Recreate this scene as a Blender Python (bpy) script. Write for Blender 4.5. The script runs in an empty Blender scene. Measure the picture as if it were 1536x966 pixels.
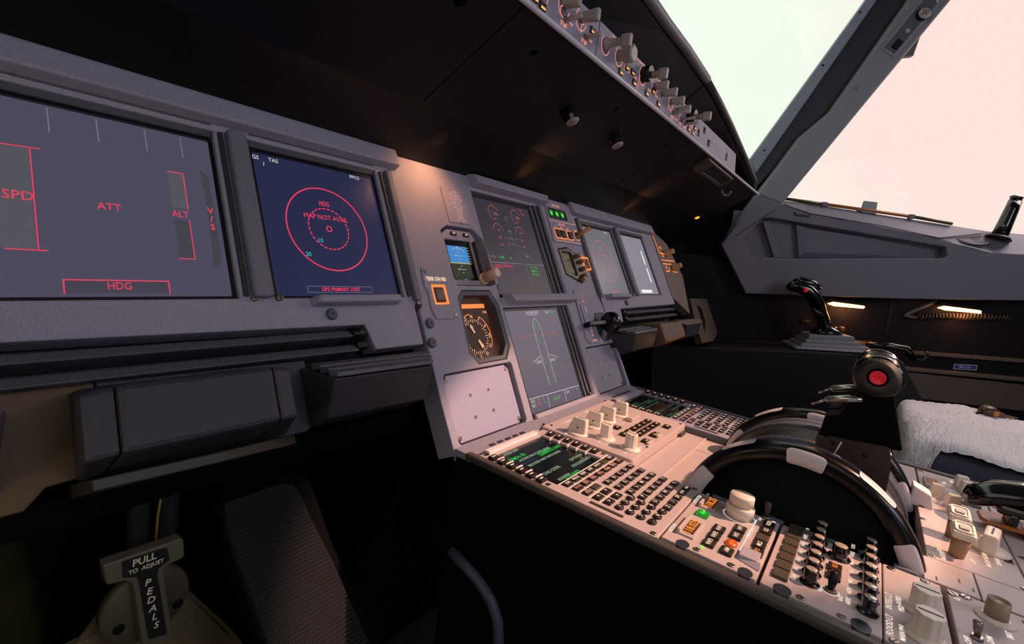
import bpy, bmesh, math, random
from mathutils import Matrix, Vector
from mathutils.geometry import tessellate_polygon
random.seed(7)
SC = bpy.context.scene
COL = SC.collection
PI = math.pi
R = math.radians

# ------------------------------------------------------------------ materials
def lin(c):
    return c / 12.92 if c <= 0.04045 else ((c + 0.055) / 1.055) ** 2.4
def rgb(h):
    return tuple(lin(int(h[i:i + 2], 16) / 255) for i in (0, 2, 4)) + (1,)
def mat(name, h, rough=0.5, metal=0.0, bump=0.0, scale=900.0, vary=0.0, emit=None, es=0.0, coat=0.0, spec=0.5):
    m = bpy.data.materials.new(name); m.use_nodes = True
    nt = m.node_tree; b = nt.nodes['Principled BSDF']
    b.inputs['Base Color'].default_value = rgb(h)
    b.inputs['Roughness'].default_value = rough
    b.inputs['Metallic'].default_value = metal
    b.inputs['Specular IOR Level'].default_value = spec
    b.inputs['Coat Weight'].default_value = coat
    if emit:
        b.inputs['Emission Color'].default_value = rgb(emit)
        b.inputs['Emission Strength'].default_value = es
    if bump or vary:
        tc = nt.nodes.new('ShaderNodeTexCoord')
        n = nt.nodes.new('ShaderNodeTexNoise'); n.inputs['Scale'].default_value = scale
        n.inputs['Detail'].default_value = 3
        nt.links.new(tc.outputs['Object'], n.inputs['Vector'])
        if bump:
            bp = nt.nodes.new('ShaderNodeBump'); bp.inputs['Strength'].default_value = bump
            bp.inputs['Distance'].default_value = 0.001
            nt.links.new(n.outputs['Fac'], bp.inputs['Height'])
            nt.links.new(bp.outputs['Normal'], b.inputs['Normal'])
        if vary:
            n2 = nt.nodes.new('ShaderNodeTexNoise'); n2.inputs['Scale'].default_value = scale * 0.35
            n2.inputs['Detail'].default_value = 4
            nt.links.new(tc.outputs['Object'], n2.inputs['Vector'])
            mx = nt.nodes.new('ShaderNodeMix'); mx.data_type = 'RGBA'
            c = rgb(h)
            mx.inputs['A'].default_value = tuple(x * (1 - vary) for x in c[:3]) + (1,)
            mx.inputs['B'].default_value = tuple(min(1, x * (1 + vary)) for x in c[:3]) + (1,)
            nt.links.new(n2.outputs['Fac'], mx.inputs['Factor'])
            nt.links.new(mx.outputs['Result'], b.inputs['Base Color'])
    return m
def emis(name, h, s):
    return mat(name, '080808', 0.6, emit=h, es=s)
def glass(name, tint, gloss=0.06):
    m = bpy.data.materials.new(name); m.use_nodes = True
    nt = m.node_tree; nt.nodes.clear()
    o = nt.nodes.new('ShaderNodeOutputMaterial'); t = nt.nodes.new('ShaderNodeBsdfTransparent')
    g = nt.nodes.new('ShaderNodeBsdfGlossy'); mx = nt.nodes.new('ShaderNodeMixShader')
    t.inputs['Color'].default_value = rgb(tint); g.inputs['Roughness'].default_value = 0.02
    mx.inputs[0].default_value = gloss
    nt.links.new(t.outputs[0], mx.inputs[1]); nt.links.new(g.outputs[0], mx.inputs[2]); nt.links.new(mx.outputs[0], o.inputs[0])
    return m

# ------------------------------------------------------------------ text glyphs
_tc = {}
def text_mesh(s, bold=0.0):
    k = (s, bold)
    if k not in _tc:
        cu = bpy.data.curves.new('t', 'FONT'); cu.body = s; cu.resolution_u = 2
        cu.offset = bold; cu.align_x = 'CENTER'; cu.align_y = 'CENTER'; cu.fill_mode = 'FRONT'
        ob = bpy.data.objects.new('t', cu); COL.objects.link(ob)
        dg = bpy.context.evaluated_depsgraph_get(); ev = ob.evaluated_get(dg); me = ev.to_mesh()
        v = [tuple(x.co) for x in me.vertices]; f = [tuple(p.vertices) for p in me.polygons]
        ev.to_mesh_clear(); bpy.data.objects.remove(ob); bpy.data.curves.remove(cu)
        _tc[k] = (v, f)
    return _tc[k]

# ------------------------------------------------------------------ mesh builder
class MB:
    D = Matrix()                                  # shift given to everything a new builder draws
    def __init__(s):
        s.v, s.f, s.m, s.s, s.M = [], [], [], [], MB.D.copy()
    def add(s, vs, fs, m=0, smooth=False, M=None):
        T = s.M @ M if M is not None else s.M
        o = len(s.v)
        s.v += [T @ Vector(v) for v in vs]
        for f in fs:
            s.f.append(tuple(o + i for i in f)); s.m.append(m); s.s.append(smooth)
        return s
    def bm(s, b, m=0, smooth=False, M=None):
        b.verts.index_update()
        s.add([v.co.copy() for v in b.verts], [[v.index for v in f.verts] for f in b.faces], m, smooth, M); b.free(); return s
    def box(s, x0, x1, y0, y1, z0, z1, m=0, b=0.0, top=None, seg=2, M=None):
        """box; top=(sx,sy) scales the upper face about its middle"""
        B = bmesh.new()
        cx, cy = (x0 + x1) / 2, (y0 + y1) / 2; tx, ty = top or (1, 1)
        co = [(x0, y0, z0), (x1, y0, z0), (x1, y1, z0), (x0, y1, z0)]
        co += [(cx + (x - cx) * tx, cy + (y - cy) * ty, z1) for x, y, _ in co]
        V = [B.verts.new(c) for c in co]
        for q in ((3, 2, 1, 0), (4, 5, 6, 7), (0, 1, 5, 4), (1, 2, 6, 5), (2, 3, 7, 6), (3, 0, 4, 7)):
            B.faces.new([V[i] for i in q])
        if b: bmesh.ops.bevel(B, geom=B.edges[:], offset=b, segments=seg, affect='EDGES', profile=0.5)
        return s.bm(B, m, False, M)
    def hexa(s, co, m=0, b=0.0, M=None):
        """eight corners: lower four then upper four, each counter-clockwise seen from above"""
        B = bmesh.new(); V = [B.verts.new(c) for c in co]
        for q in ((3, 2, 1, 0), (4, 5, 6, 7), (0, 1, 5, 4), (1, 2, 6, 5), (2, 3, 7, 6), (3, 0, 4, 7)):
            B.faces.new([V[i] for i in q])
        if b: bmesh.ops.bevel(B, geom=B.edges[:], offset=b, segments=2, affect='EDGES', profile=0.5)
        return s.bm(B, m, False, M)
    def plate(s, outl, z0, z1, m=0, holes=(), b=0.0, M=None, back=True):
        """outline (any polygon, with holes) extruded from z0 to z1"""
        loops = [list(outl)] + [list(h) for h in holes]
        flat = [p for l in loops for p in l]
        tri = tessellate_polygon([[Vector((x, y, 0)) for x, y in l] for l in loops])
        B = bmesh.new()
        T = [B.verts.new((x, y, z1)) for x, y in flat]; L = [B.verts.new((x, y, z0)) for x, y in flat]
        for t in tri:
            a, c, d = (flat[i] for i in t)
            if (c[0] - a[0]) * (d[1] - a[1]) - (c[1] - a[1]) * (d[0] - a[0]) < 0: t = t[::-1]
            try:
                B.faces.new([T[i] for i in t])
                if back: B.faces.new([L[i] for i in t[::-1]])
            except ValueError: pass
        o = 0
        for k, l in enumerate(loops):
            n = len(l)
            ar = sum(l[i][0] * l[(i + 1) % n][1] - l[(i + 1) % n][0] * l[i][1] for i in range(n))
            ccw = (ar > 0) == (k == 0)
            for i in range(n):
                i0, i1 = o + i, o + (i + 1) % n
                q = (L[i0], L[i1], T[i1], T[i0]) if ccw else (L[i1], L[i0], T[i0], T[i1])
                try: B.faces.new(q)
                except ValueError: pass
            o += n
        B.normal_update()
        if b:
            E = [e for e in B.edges if len(e.link_faces) == 2 and e.calc_face_angle(0) > 0.6 and e.verts[0].co.z > z1 - 1e-7 and e.verts[1].co.z > z1 - 1e-7]
            bmesh.ops.bevel(B, geom=E, offset=b, segments=2, affect='EDGES', profile=0.5)
        return s.bm(B, m, False, M)
    def lathe(s, prof, n=24, m=0, M=None, smooth=True, ribs=0, rib=0.0, seg=(0, 2 * PI)):
        full = abs(seg[1] - seg[0] - 2 * PI) < 1e-6
        nn = n if full else n + 1
        vs = []
        for r, z in prof:
            for i in range(nn):
                a = seg[0] + (seg[1] - seg[0]) * i / n
                rr = r * (1 + (rib if ribs and (i * ribs * 2 // n) % 2 else 0))
                vs.append((rr * math.cos(a), rr * math.sin(a), z))
        fs = []
        for k in range(len(prof) - 1):
            for i in range(n):
                j = (i + 1) % nn
                fs.append((k * nn + i, k * nn + j, (k + 1) * nn + j, (k + 1) * nn + i))
        if full:
            if prof[0][0] > 1e-6: fs.append(tuple(range(nn))[::-1])
            if prof[-1][0] > 1e-6: fs.append(tuple((len(prof) - 1) * nn + i for i in range(nn)))
        # cap faces flat, sides smooth
        ns = (len(prof) - 1) * n
        s.add(vs, fs[:ns], m, smooth and not ribs, M); o = len(s.v) - len(vs)
        for f in fs[ns:]:
            s.f.append(tuple(o + i for i in f)); s.m.append(m); s.s.append(False)
        return s
    def cyl(s, x, y, z0, z1, r, r2=None, n=24, m=0, b=0.0, M=None, **k):
        r2 = r if r2 is None else r2
        p = [(r, z0), (r2, z1)] if not b else [(r, z0), (r2, z1 - b), (r2 - b, z1)]
        T = Matrix.Translation((x, y, 0))
        return s.lathe(p, n, m, (M @ T) if M is not None else T, **k)
    def tube(s, pts, r, n=10, m=0, M=None, caps=True, flat=None):
        """round tube along points; r a number or one radius per point; flat scales the second axis"""
        P = [Vector(p) for p in pts]; rs = r if isinstance(r, (list, tuple)) else [r] * len(P)
        vs, fs = [], []; ref = None
        for i, p in enumerate(P):
            d = (P[min(i + 1, len(P) - 1)] - P[max(i - 1, 0)]).normalized()
            if ref is None:
                ref = Vector((0, 0, 1)) if abs(d.z) < 0.9 else Vector((1, 0, 0))
            a = d.cross(ref).normalized(); c = a.cross(d); ref = c
            fl = flat if flat else 1.0
            for k in range(n):
                t = 2 * PI * k / n
                vs.append(p + a * (rs[i] * math.cos(t)) * fl + c * (rs[i] * math.sin(t)))
        for i in range(len(P) - 1):
            for k in range(n):
                j = (k + 1) % n
                fs.append((i * n + k, i * n + j, (i + 1) * n + j, (i + 1) * n + k))
        if caps:
            fs.append(tuple(range(n))[::-1]); fs.append(tuple((len(P) - 1) * n + k for k in range(n)))
        return s.add(vs, fs, m, True, M)
    def line(s, pts, w, z=0.0, m=0, closed=False, h=0.00012):
        """flat stroke of width w along a polyline in the local plane"""
        P = [Vector(p).to_2d() for p in pts]; n = len(P)
        for i in range(n if closed else n - 1):
            a, c = P[i], P[(i + 1) % n]; d = (c - a)
            if d.length < 1e-9: continue
            d.normalize(); q = Vector((-d.y, d.x)) * w / 2; a = a - d * w * 0.3; c = c + d * w * 0.3
            s.add([(*(a - q), z), (*(c - q), z), (*(c + q), z), (*(a + q), z)], [(0, 1, 2, 3)], m)
        return s
    def arc(s, x, y, r, w, z=0.0, a0=0, a1=360, m=0, n=48, dash=0, sx=1.0):
        k = max(3, int(n * abs(a1 - a0) / 360))
        for i in range(k):
            if dash and i % dash >= dash * 0.6: continue
            t0, t1 = R(a0 + (a1 - a0) * i / k), R(a0 + (a1 - a0) * (i + 1) / k)
            q = [(x + sx * (r + e) * math.cos(t), y + (r + e) * math.sin(t), z) for t, e in ((t0, -w / 2), (t0, w / 2), (t1, w / 2), (t1, -w / 2))]
            s.add(q, [(0, 1, 2, 3)], m)
        return s
    def rect(s, x0, x1, y0, y1, z=0.0, m=0):
        return s.add([(x0, y0, z), (x1, y0, z), (x1, y1, z), (x0, y1, z)], [(0, 1, 2, 3)], m)
    def poly(s, pts, z=0.0, m=0):
        return s.add([(x, y, z) for x, y in pts], [tuple(range(len(pts)))], m)
    def text(s, t, x, y, size, z=0.0, m=0, rot=0.0, sx=1.0, bold=0.012):
        v, f = text_mesh(t, bold)
        M = Matrix.Translation((x, y, z)) @ Matrix.Rotation(R(rot), 4, 'Z') @ Matrix.Diagonal((size * sx, size, 1, 1))
        return s.add(v, f, m, False, M)
    def mesh(s, name, mats, base=None):
        me = bpy.data.meshes.new(name)
        b = base or Vector((0, 0, 0))
        me.from_pydata([v - b for v in s.v], [], s.f)
        for x in mats: me.materials.append(x)
        me.polygons.foreach_set('material_index', s.m)
        me.polygons.foreach_set('use_smooth', s.s)
        me.update(); return me

# ------------------------------------------------------------------ objects
BASE = {}
def tag(o, label=None, cat=None, group=None, kind=None):
    for k, x in (('label', label), ('category', cat), ('group', group), ('kind', kind)):
        if x: o[k] = x
    return o
def thing(name, label, cat, F=None, base=(0, 0, 0), group=None):
    """an Empty standing at base in frame F; its parts are given in the frame's coordinates"""
    o = bpy.data.objects.new(name, None); COL.objects.link(o); o.empty_display_size = 0.02
    o.matrix_world = (F or Matrix()) @ Matrix.Translation(base)
    BASE[o.name] = Vector(base)
    return tag(o, label, cat, group)
def pieces(mb, gap):
    """the builder's loose islands, grouped where their boxes come within gap of one another"""
    n = len(mb.v); par = list(range(n))
    def find(i):
        while par[i] != i: par[i] = par[par[i]]; i = par[i]
        return i
    for f in mb.f:
        a = find(f[0])
        for i in f[1:]:
            c = find(i)
            if c != a: par[c] = a
    isl = {}
    for i in range(n): isl.setdefault(find(i), []).append(i)
    G = []
    for k, ids in isl.items():
        lo = [min(mb.v[i][a] for i in ids) - gap / 2 for a in range(3)]; hi = [max(mb.v[i][a] for i in ids) + gap / 2 for a in range(3)]
        new = [lo, hi, {k}]
        go = True
        while go:
            go = False
            for g in G:
                if all(g[0][a] <= new[1][a] and new[0][a] <= g[1][a] for a in range(3)):
                    new = [[min(g[0][a], new[0][a]) for a in range(3)], [max(g[1][a], new[1][a]) for a in range(3)], g[2] | new[2]]
                    G.remove(g); go = True; break
        G.append(new)
    if len(G) < 2: return [mb]
    who = {k: gi for gi, g in enumerate(G) for k in g[2]}
    out = [MB() for _ in G]; idx = [dict() for _ in G]
    for f, m, s in zip(mb.f, mb.m, mb.s):
        g = who[find(f[0])]; o = out[g]; q = []
        for i in f:
            if i not in idx[g]: idx[g][i] = len(o.v); o.v.append(mb.v[i])
            q.append(idx[g][i])
        o.f.append(tuple(q)); o.m.append(m); o.s.append(s)
    return out
_A = .0004
SPLIT = {k: _A for k in 'toggle_switch screen_post screen_side_rail end_cap edge_rail selector_knob pull_knob rotary_knob side_panel guard_bar thumb_recess vent_slot padded_hood recess_floor scale_strip serrated_rail indicator_dot white_bar screen_header side_lip rod_clip slat hinge scratch_slot vent_slat range_ring tape_background sky_pointer_line gear_handle post_inner_lip plate_set'.split()}
SPLIT.update(failure_text=.0045, green_readout=.006, cyan_readout=.006, white_legend=.006, amber_readout=.004, scale_line=.002, lettering=.016, lit_lettering=.016, dial_marking=.004)
def part(name, mb, mats, parent, label=None):
    if not isinstance(mats, (list, tuple)): mats = [mats]
    if name in SPLIT:
        P = pieces(mb, SPLIT[name])
        if len(P) > 1:
            nm = {'plate_set': 'plate'}.get(name, name)
            return [part_one(nm, q, mats, parent, label) for q in P][0]
    return part_one({'plate_set': 'plate'}.get(name, name), mb, mats, parent, label)
def part_one(name, mb, mats, parent, label=None):
    if not isinstance(mats, (list, tuple)): mats = [mats]
    b = BASE[parent.name]
    o = bpy.data.objects.new(name, mb.mesh(name, mats, b)); COL.objects.link(o)
    o.parent = parent; BASE[o.name] = b
    if label: o['label'] = label
    return o
def inst(name, me, parent, loc, rot=0.0, label=None, M=None):
    """a part sharing mesh data, put at loc in the frame of its thing"""
    o = bpy.data.objects.new(name, me); COL.objects.link(o)
    o.parent = parent; L = Vector(loc)
    o.matrix_local = Matrix.Translation(L - BASE[parent.name]) @ (M if M is not None else Matrix.Rotation(rot, 4, 'Z'))
    BASE[o.name] = Vector((0, 0, 0))
    if label: o['label'] = label
    return o
def solid(name, mb, mats, F=None, base=(0, 0, 0), label=None, cat=None, group=None, kind=None):
    """a thing (or piece of the setting) that is one mesh"""
    if not isinstance(mats, (list, tuple)): mats = [mats]
    o = bpy.data.objects.new(name, mb.mesh(name, mats, Vector(base))); COL.objects.link(o)
    o.matrix_world = (F or Matrix()) @ Matrix.Translation(base); BASE[o.name] = Vector(base)
    return tag(o, label, cat, group, kind)
def frame(o, u, v, w):
    u, v, w, o = Vector(u), Vector(v), Vector(w), Vector(o)
    return Matrix(((u.x, v.x, w.x, o.x), (u.y, v.y, w.y, o.y), (u.z, v.z, w.z, o.z), (0, 0, 0, 1)))
def rrect(x0, x1, y0, y1, r, n=3):
    p = []
    for cx, cy, a in ((x1 - r, y0 + r, -90), (x1 - r, y1 - r, 0), (x0 + r, y1 - r, 90), (x0 + r, y0 + r, 180)):
        for i in range(n + 1):
            t = R(a + 90 * i / n); p.append((cx + r * math.cos(t), cy + r * math.sin(t)))
    return p
def cham(x0, x1, y0, y1, c):
    return [(x0 + c, y0), (x1 - c, y0), (x1, y0 + c), (x1, y1 - c), (x1 - c, y1), (x0 + c, y1), (x0, y1 - c), (x0, y0 + c)]

# ------------------------------------------------------------------ frames of reference (metres)
TILT = 0.488
sT, cT = math.sin(TILT), math.cos(TILT)
PZ = 0.642
PAN = frame((0, 0, 0.55), (1, 0, 0), (0, sT, cT), (0, -cT, sT))
PED = frame((0, 0, PZ), (1, 0, 0), (0, 1, 0), (0, 0, 1))
FCU = frame((0, 0.02, 1.16), (1, 0, 0), (0, 0, 1), (0, -1, 0))
GSv = Vector((0, 0.228, -0.14)).normalized()
GLS = frame((0, 0.025, 1.158), (-1, 0, 0), GSv, Vector((-1, 0, 0)).cross(GSv))
WALL = frame((1.12, 0.15, 0.85), (0.4107, -0.9118, 0), (0, 0, 1), (-0.9118, -0.4107, 0))
_d = Vector((0.409, -0.908, 0.1)).normalized(); _l = Vector((0.9118, 0.4107, 0)).normalized()
CON = frame((0.926, 0.0333, 0.6601), _d, _l, _d.cross(_l))
# ------------------------------------------------------------------ palette
PANEL = mat('panel_paint', '9996a8', 0.5, bump=0.6, scale=1500, vary=0.30)
POSTP = mat('screen_post_paint', '72717d', 0.5, bump=0.5, scale=1400, vary=0.25)
PANEL_D = mat('bezel_paint', '55565f', 0.5, bump=0.5, scale=1400, vary=0.25)
RECESS = mat('recess_paint', '34383f', 0.55, bump=0.2, scale=900)
COVER = mat('cover_plate_paint', '9a96b2', 0.5, bump=0.2, scale=1400, vary=0.05)
PEDP = mat('pedestal_paint_warm_lit', 'c4b2b0', 0.5, bump=0.15, scale=1500, vary=0.04)  # pinkish tone holds the warm floodlight; the panels themselves are grey-blue
PED_D = mat('pedestal_casting', '5d6470', 0.5, bump=0.2, scale=900)
CREAM = mat('cream_plastic', 'e8dccc', 0.42, bump=0.05, scale=600)
GREYK = mat('grey_knob_plastic', 'a39c96', 0.45)
BLACK = mat('black_plastic', '0b0b0d', 0.4, bump=0.1, scale=900, spec=0.3)
GLOSSB = mat('gloss_black', '08080a', 0.16, coat=0.4)
DARK = mat('dark_grey_trim', '2f2d36', 0.55, bump=0.4, scale=700, vary=0.1)
NIGHT = mat('footwell_black', '0a0a0d', 0.85, spec=0.08)
UNDER = mat('glareshield_black', '1a1924', 0.55, spec=.2, bump=0.4, scale=1200, vary=0.3)
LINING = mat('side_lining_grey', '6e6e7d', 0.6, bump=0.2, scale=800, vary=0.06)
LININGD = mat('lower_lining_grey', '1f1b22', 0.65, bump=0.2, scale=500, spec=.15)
POST = mat('window_post_grey', '7f838e', 0.6, bump=0.15, scale=800)
STEEL = mat('screw_metal', '8d867c', 0.35, 0.9)
WORN = mat('worn_metal', '5a5650', 0.45, 0.6, bump=0.3, scale=300, vary=0.3)
KEYB = mat('key_brown', '2a201b', 0.45, spec=.3)
KEYG = mat('key_olive', '4a4032', 0.5)
WHITEP = mat('white_paint', 'e9e2e4', 0.45)
WHITEM = mat('white_mark_plastic', 'd9d2d6', 0.4)
FABRIC = mat('seat_fabric_blue', '484c5c', 0.9, bump=0.5, scale=600)
BROWN = mat('kick_panel_brown', '5e4c34', 0.7, bump=0.4, scale=600, vary=0.15)
RUBBER = mat('grey_rubber', '74757e', 0.6, bump=0.1, scale=500)
L_WARM = emis('backlit_legend', 'ffd9b8', 1.1)
L_CREAM = emis('backlit_cream', 'fff0e2', 0.95)
L_ORANGE = emis('orange_backlight', 'ff8a3c', 1.1)
L_PINK = emis('pink_backlight', 'ff9d86', 0.9)
L_GREEN = emis('green_light', '2cff3c', 0.9)
L_AMBER = emis('amber_digits', 'ff7a1e', 1.1)
S_RED = emis('screen_red', 'ff3a62', 0.85)
S_WHITE = emis('screen_white', 'dcdce0', 0.7)
S_DIM = emis('screen_dim_white', '8a90a0', 0.6)
S_GREEN = emis('screen_green', '2ce05a', 0.6)
S_CYAN = emis('screen_cyan', '2cc8c8', 0.7)
S_AMBER = emis('screen_amber', 'd8745a', 0.6)
S_YEL = emis('screen_yellow', 'd8d040', 0.7)
S_BLUE = emis('screen_sky_blue', '3c90d8', 0.8)
S_SHADE = emis('screen_dark_grey', '484a52', 0.7)
S_TAPE = emis('screen_mid_grey', '585a62', 0.8)
S_BOX = emis('screen_violet_grey', '4a4858', 0.7)
S_OLIVE = emis('screen_olive', '3a4228', 0.4)
SCR_PFD = mat('screen_grey_violet', '14141c', 0.35, emit='4e4e60', es=0.85, spec=.3)  # emission of these screens includes the grey-lilac sky they reflect
SCR_ND = mat('screen_navy', '0e1020', 0.3, spec=.3, emit='2b3050', es=0.75)
SCR_EWD = mat('screen_dark_mauve', '100e14', 0.4, spec=.2, emit='3c3642', es=0.7)
SCR_SD = mat('screen_mauve', '18161e', 0.4, spec=.2, emit='6a6274', es=0.7)
SCR_FO = mat('screen_pale_grey', '24242a', 0.2, emit='77757e', es=0.8)
SCR_FOP = mat('screen_pale_lilac', '24242a', 0.2, emit='8c8894', es=0.9)
SCR_OFF = mat('screen_black', '0a0f10', 0.14)
RED = mat('red_button', 'c01528', 0.35, emit='d01a30', es=0.25)
# ================================================================== main instrument panel
def screws(t, pts, z, r=0.0035, m=STEEL):
    b = MB(); b.lathe([(r, -0.002), (r, 0.0006), (r * 0.8, 0.001)], 12)
    b.box(-r * 0.7, r * 0.7, -r * 0.14, r * 0.14, 0.0008, 0.0012, 1)
    me = b.mesh('screw', [m, BLACK])
    for i, (x, y) in enumerate(pts): inst('screw', me, t, (x, y, z), 0.6 + i)
def octbolt(t, pts, z, r=0.007, m=PANEL_D):
    b = MB(); b.lathe([(r, -0.001), (r, 0.002), (r * 0.75, 0.0035)], 16); b.box(-r * .15, r * .15, -r * .15, r * .15, 0.0034, 0.004, 1)
    me = b.mesh('quarter_turn_fastener', [m, BLACK])
    for x, y in pts: inst('quarter_turn_fastener', me, t, (x, y, z))

# centre section: the big grey plate with every instrument opening
oct_l = [(-0.184, 0.297), (-0.172, 0.309), (-0.107, 0.309), (-0.094, 0.286), (-0.094, 0.218), (-0.110, 0.199), (-0.176, 0.199), (-0.190, 0.216)]
isis_cut = [(-0.184, 0.402), (-0.168, 0.412), (-0.108, 0.412), (-0.090, 0.397), (-0.080, 0.322), (-0.1, 0.316), (-0.178, 0.316), (-0.186, 0.324)]
ewd_cut = [(-0.086, 0.297), (0.120, 0.297), (0.120, 0.485), (-0.086, 0.485)]
sd_cut = [(-0.086, 0.1055), (0.114, 0.1055), (0.114, 0.2795), (-0.086, 0.2795)]
pl_cut = cham(-0.250, -0.102, 0.103, 0.194, 0.004)
pr_cut = cham(0.136, 0.266, 0.103, 0.194, 0.004)
chr_cut = [(0.148, 0.343), (0.205, 0.325), (0.222, 0.335), (0.222, 0.390), (0.186, 0.405), (0.146, 0.398)]
outl = [(-0.262, 0.094), (0.278, 0.094), (0.270, 0.236), (0.261, 0.300), (0.258, 0.3005), (0.258, 0.527), (-0.257, 0.527),
        (-0.257, 0.287), (-0.263, 0.280), (-0.264, 0.16)]
t = thing('center_instrument_panel', 'large grey centre instrument panel holding the two stacked middle screens', 'instrument panel', PAN, (0, 0.3, 0))
b = MB(); b.plate(outl, -0.03, 0, 0, [oct_l, isis_cut, ewd_cut, sd_cut, pl_cut, pr_cut, chr_cut], 0.0015)
part('face_plate', b, PANEL, t)
b = MB()
for c, d in ((oct_l, 0.02), (isis_cut, 0.018), (chr_cut, 0.012), (pl_cut, 0.011), (pr_cut, 0.011)):
    b.plate(c, -0.034, -d, 0)
part('recess_floor', b, RECESS, t)
octbolt(t, [(-0.2565, 0.236), (-0.252, 0.262)], 0.0005)
b = MB(); b.box(-0.257, 0.258, 0.519, 0.529, -0.002, 0.004, 0, 0.0015)
part('top_edge_strip', b, DARK, t)
# hoods over the two middle screens
def hood(b, x0, x1, v0, v1, h):
    """visor bar with a sloping lower face and cut-off ends"""
    c = (v1 - v0)
    b.hexa([(x0, v0 + c * .1, -0.002), (x1, v0 + c * .1, -0.002), (x1 + .010, v1, -0.002), (x0 - .010, v1, -0.002),
            (x0 + .002, v0 + c * .2, h), (x1 - .002, v0 + c * .2, h), (x1 + .004, v1 - c * .25, h * .9), (x0 - .004, v1 - c * .25, h * .9)], 0, 0.0012)
b = MB(); hood(b, -0.080, 0.142, 0.487, 0.515, 0.016); part('upper_screen_hood', b, PANEL, t)
b = MB(); hood(b, -0.070, 0.138, 0.281, 0.304, 0.016); part('lower_screen_hood', b, PANEL, t)
b = MB()
b.box(0.0878, 0.095, 0.298, 0.484, -0.014, -0.001, 0, 0.0015); b.box(0.098, 0.104, 0.296, 0.486, -0.012, 0.003, 0, 0.0015); b.box(0.109, 0.120, 0.296, 0.486, -0.01, 0.006, 0, 0.002)
b.box(0.0865, 0.0915, 0.108, 0.278, -0.014, -0.001, 0, 0.0015); b.box(0.094, 0.099, 0.108, 0.278, -0.012, 0.002, 0, 0.0015); b.box(0.105, 0.114, 0.108, 0.278, -0.01, 0.004, 0, 0.002)
part('screen_side_rail', b, PANEL_D, t)
b = MB(); b.box(-0.082, 0.118, 0.095, 0.109, -0.0022, 0.0035, 0, 0.0015); part('lower_ledge', b, PANEL, t)
screws(t, [(0.101, 0.300), (0.097, 0.111), (-0.083, 0.104)], 0.004, 0.003)
screws(t, [(-0.2, 0.499), (-0.21, 0.515)], 0.0, 0.0016, WHITEP)

def display(name, label, uc, vc, hw, hh, screen, z=-0.010, kind='display screen'):
    t = thing(name, label, kind, PAN, (uc, vc, z))
    b = MB(); b.plate(rrect(uc - hw - .0035, uc + hw + .0035, vc - hh - .0035, vc + hh + .0035, .002), z - 0.02, z + 0.0012, 0, [rrect(uc - hw, uc + hw, vc - hh, vc + hh, .002)], 0.0006)
    part('screen_bezel', b, BLACK, t)
    b = MB(); b.box(uc - hw, uc + hw, vc - hh, vc + hh, z - .006, z); s = part('screen', b, screen, t)
    return s, z + 0.0003
HW, HH = 0.0794, 0.0823
# ---- captain's attitude screen
UP, UN, VM = 0.5695, 0.3673, 0.385
DZ = -0.0058
t, z = display('primary_flight_display', 'largest violet-grey screen at far left marked SPD, ATT, ALT and HDG in red', -UP, VM, HW, HH, SCR_PFD, DZ)
MB.D = Matrix.Translation((.0015, .003, 0))
b = MB()
b.text('SPD', -0.6333, 0.380, 0.0105, z, sx=1.0, bold=0); b.text('ATT', -0.5785, 0.3787, 0.0092, z, sx=.95, bold=0); b.text('ALT', -0.5257, 0.3794, 0.0092, z, sx=.85, bold=0); b.text('HDG', -0.5774, 0.3087, 0.0092, z, sx=.82, bold=0)
for i, c in enumerate('V/S'): b.text(c, -0.4993, 0.3865 - i * 0.0085, 0.0088, z)
part('failure_text', b, S_RED, t)
b = MB(); L = lambda p, w=0.0008: b.line(p, w, z)
L([(-0.6490, 0.4215), (-0.619, 0.4228)]); L([(-0.6248, 0.4226), (-0.6243, 0.3365)]); L([(-0.642, 0.3366), (-0.619, 0.3366)])
L([(-0.5318, 0.4225), (-0.5187, 0.4225), (-0.5187, 0.3851)]); L([(-0.519, 0.3749), (-0.519, 0.3356), (-0.5318, 0.3356)])
L([(-0.6118, 0.3025), (-0.6118, 0.3137), (-0.5426, 0.3137), (-0.5426, 0.302)], 0.0009)
part('scale_line', b, S_RED, t)
b = MB()
for u in (-0.6127, -0.5811, -0.5459, -0.5168): b.line([(u, 0.4617), (u + .0003, 0.4398)], 0.0008, z)
part('sky_pointer_line', b, S_DIM, t)
b = MB(); b.poly([(-0.5037, 0.431), (-0.4963, 0.424), (-0.4956, 0.337), (-0.500, 0.328), (-0.504, 0.33), (-.5025, .36), (-.5025, .40)][::-1], z - 0.0001)
b.rect(-0.5315, -0.519, 0.336, 0.373, z - 0.0001)
part('tape_background', b, S_SHADE, t)
b = MB(); b.rect(-0.5315, -0.519, 0.386, 0.4225, z - 0.0001); b.rect(-0.648, -0.6255, 0.337, 0.4215, z - 0.0001); part('tape_background', b, S_TAPE, t)
b = MB(); b.rect(-0.611, -0.543, 0.303, 0.313, z - 0.0001); part('tape_background', b, S_BOX, t)
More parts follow.
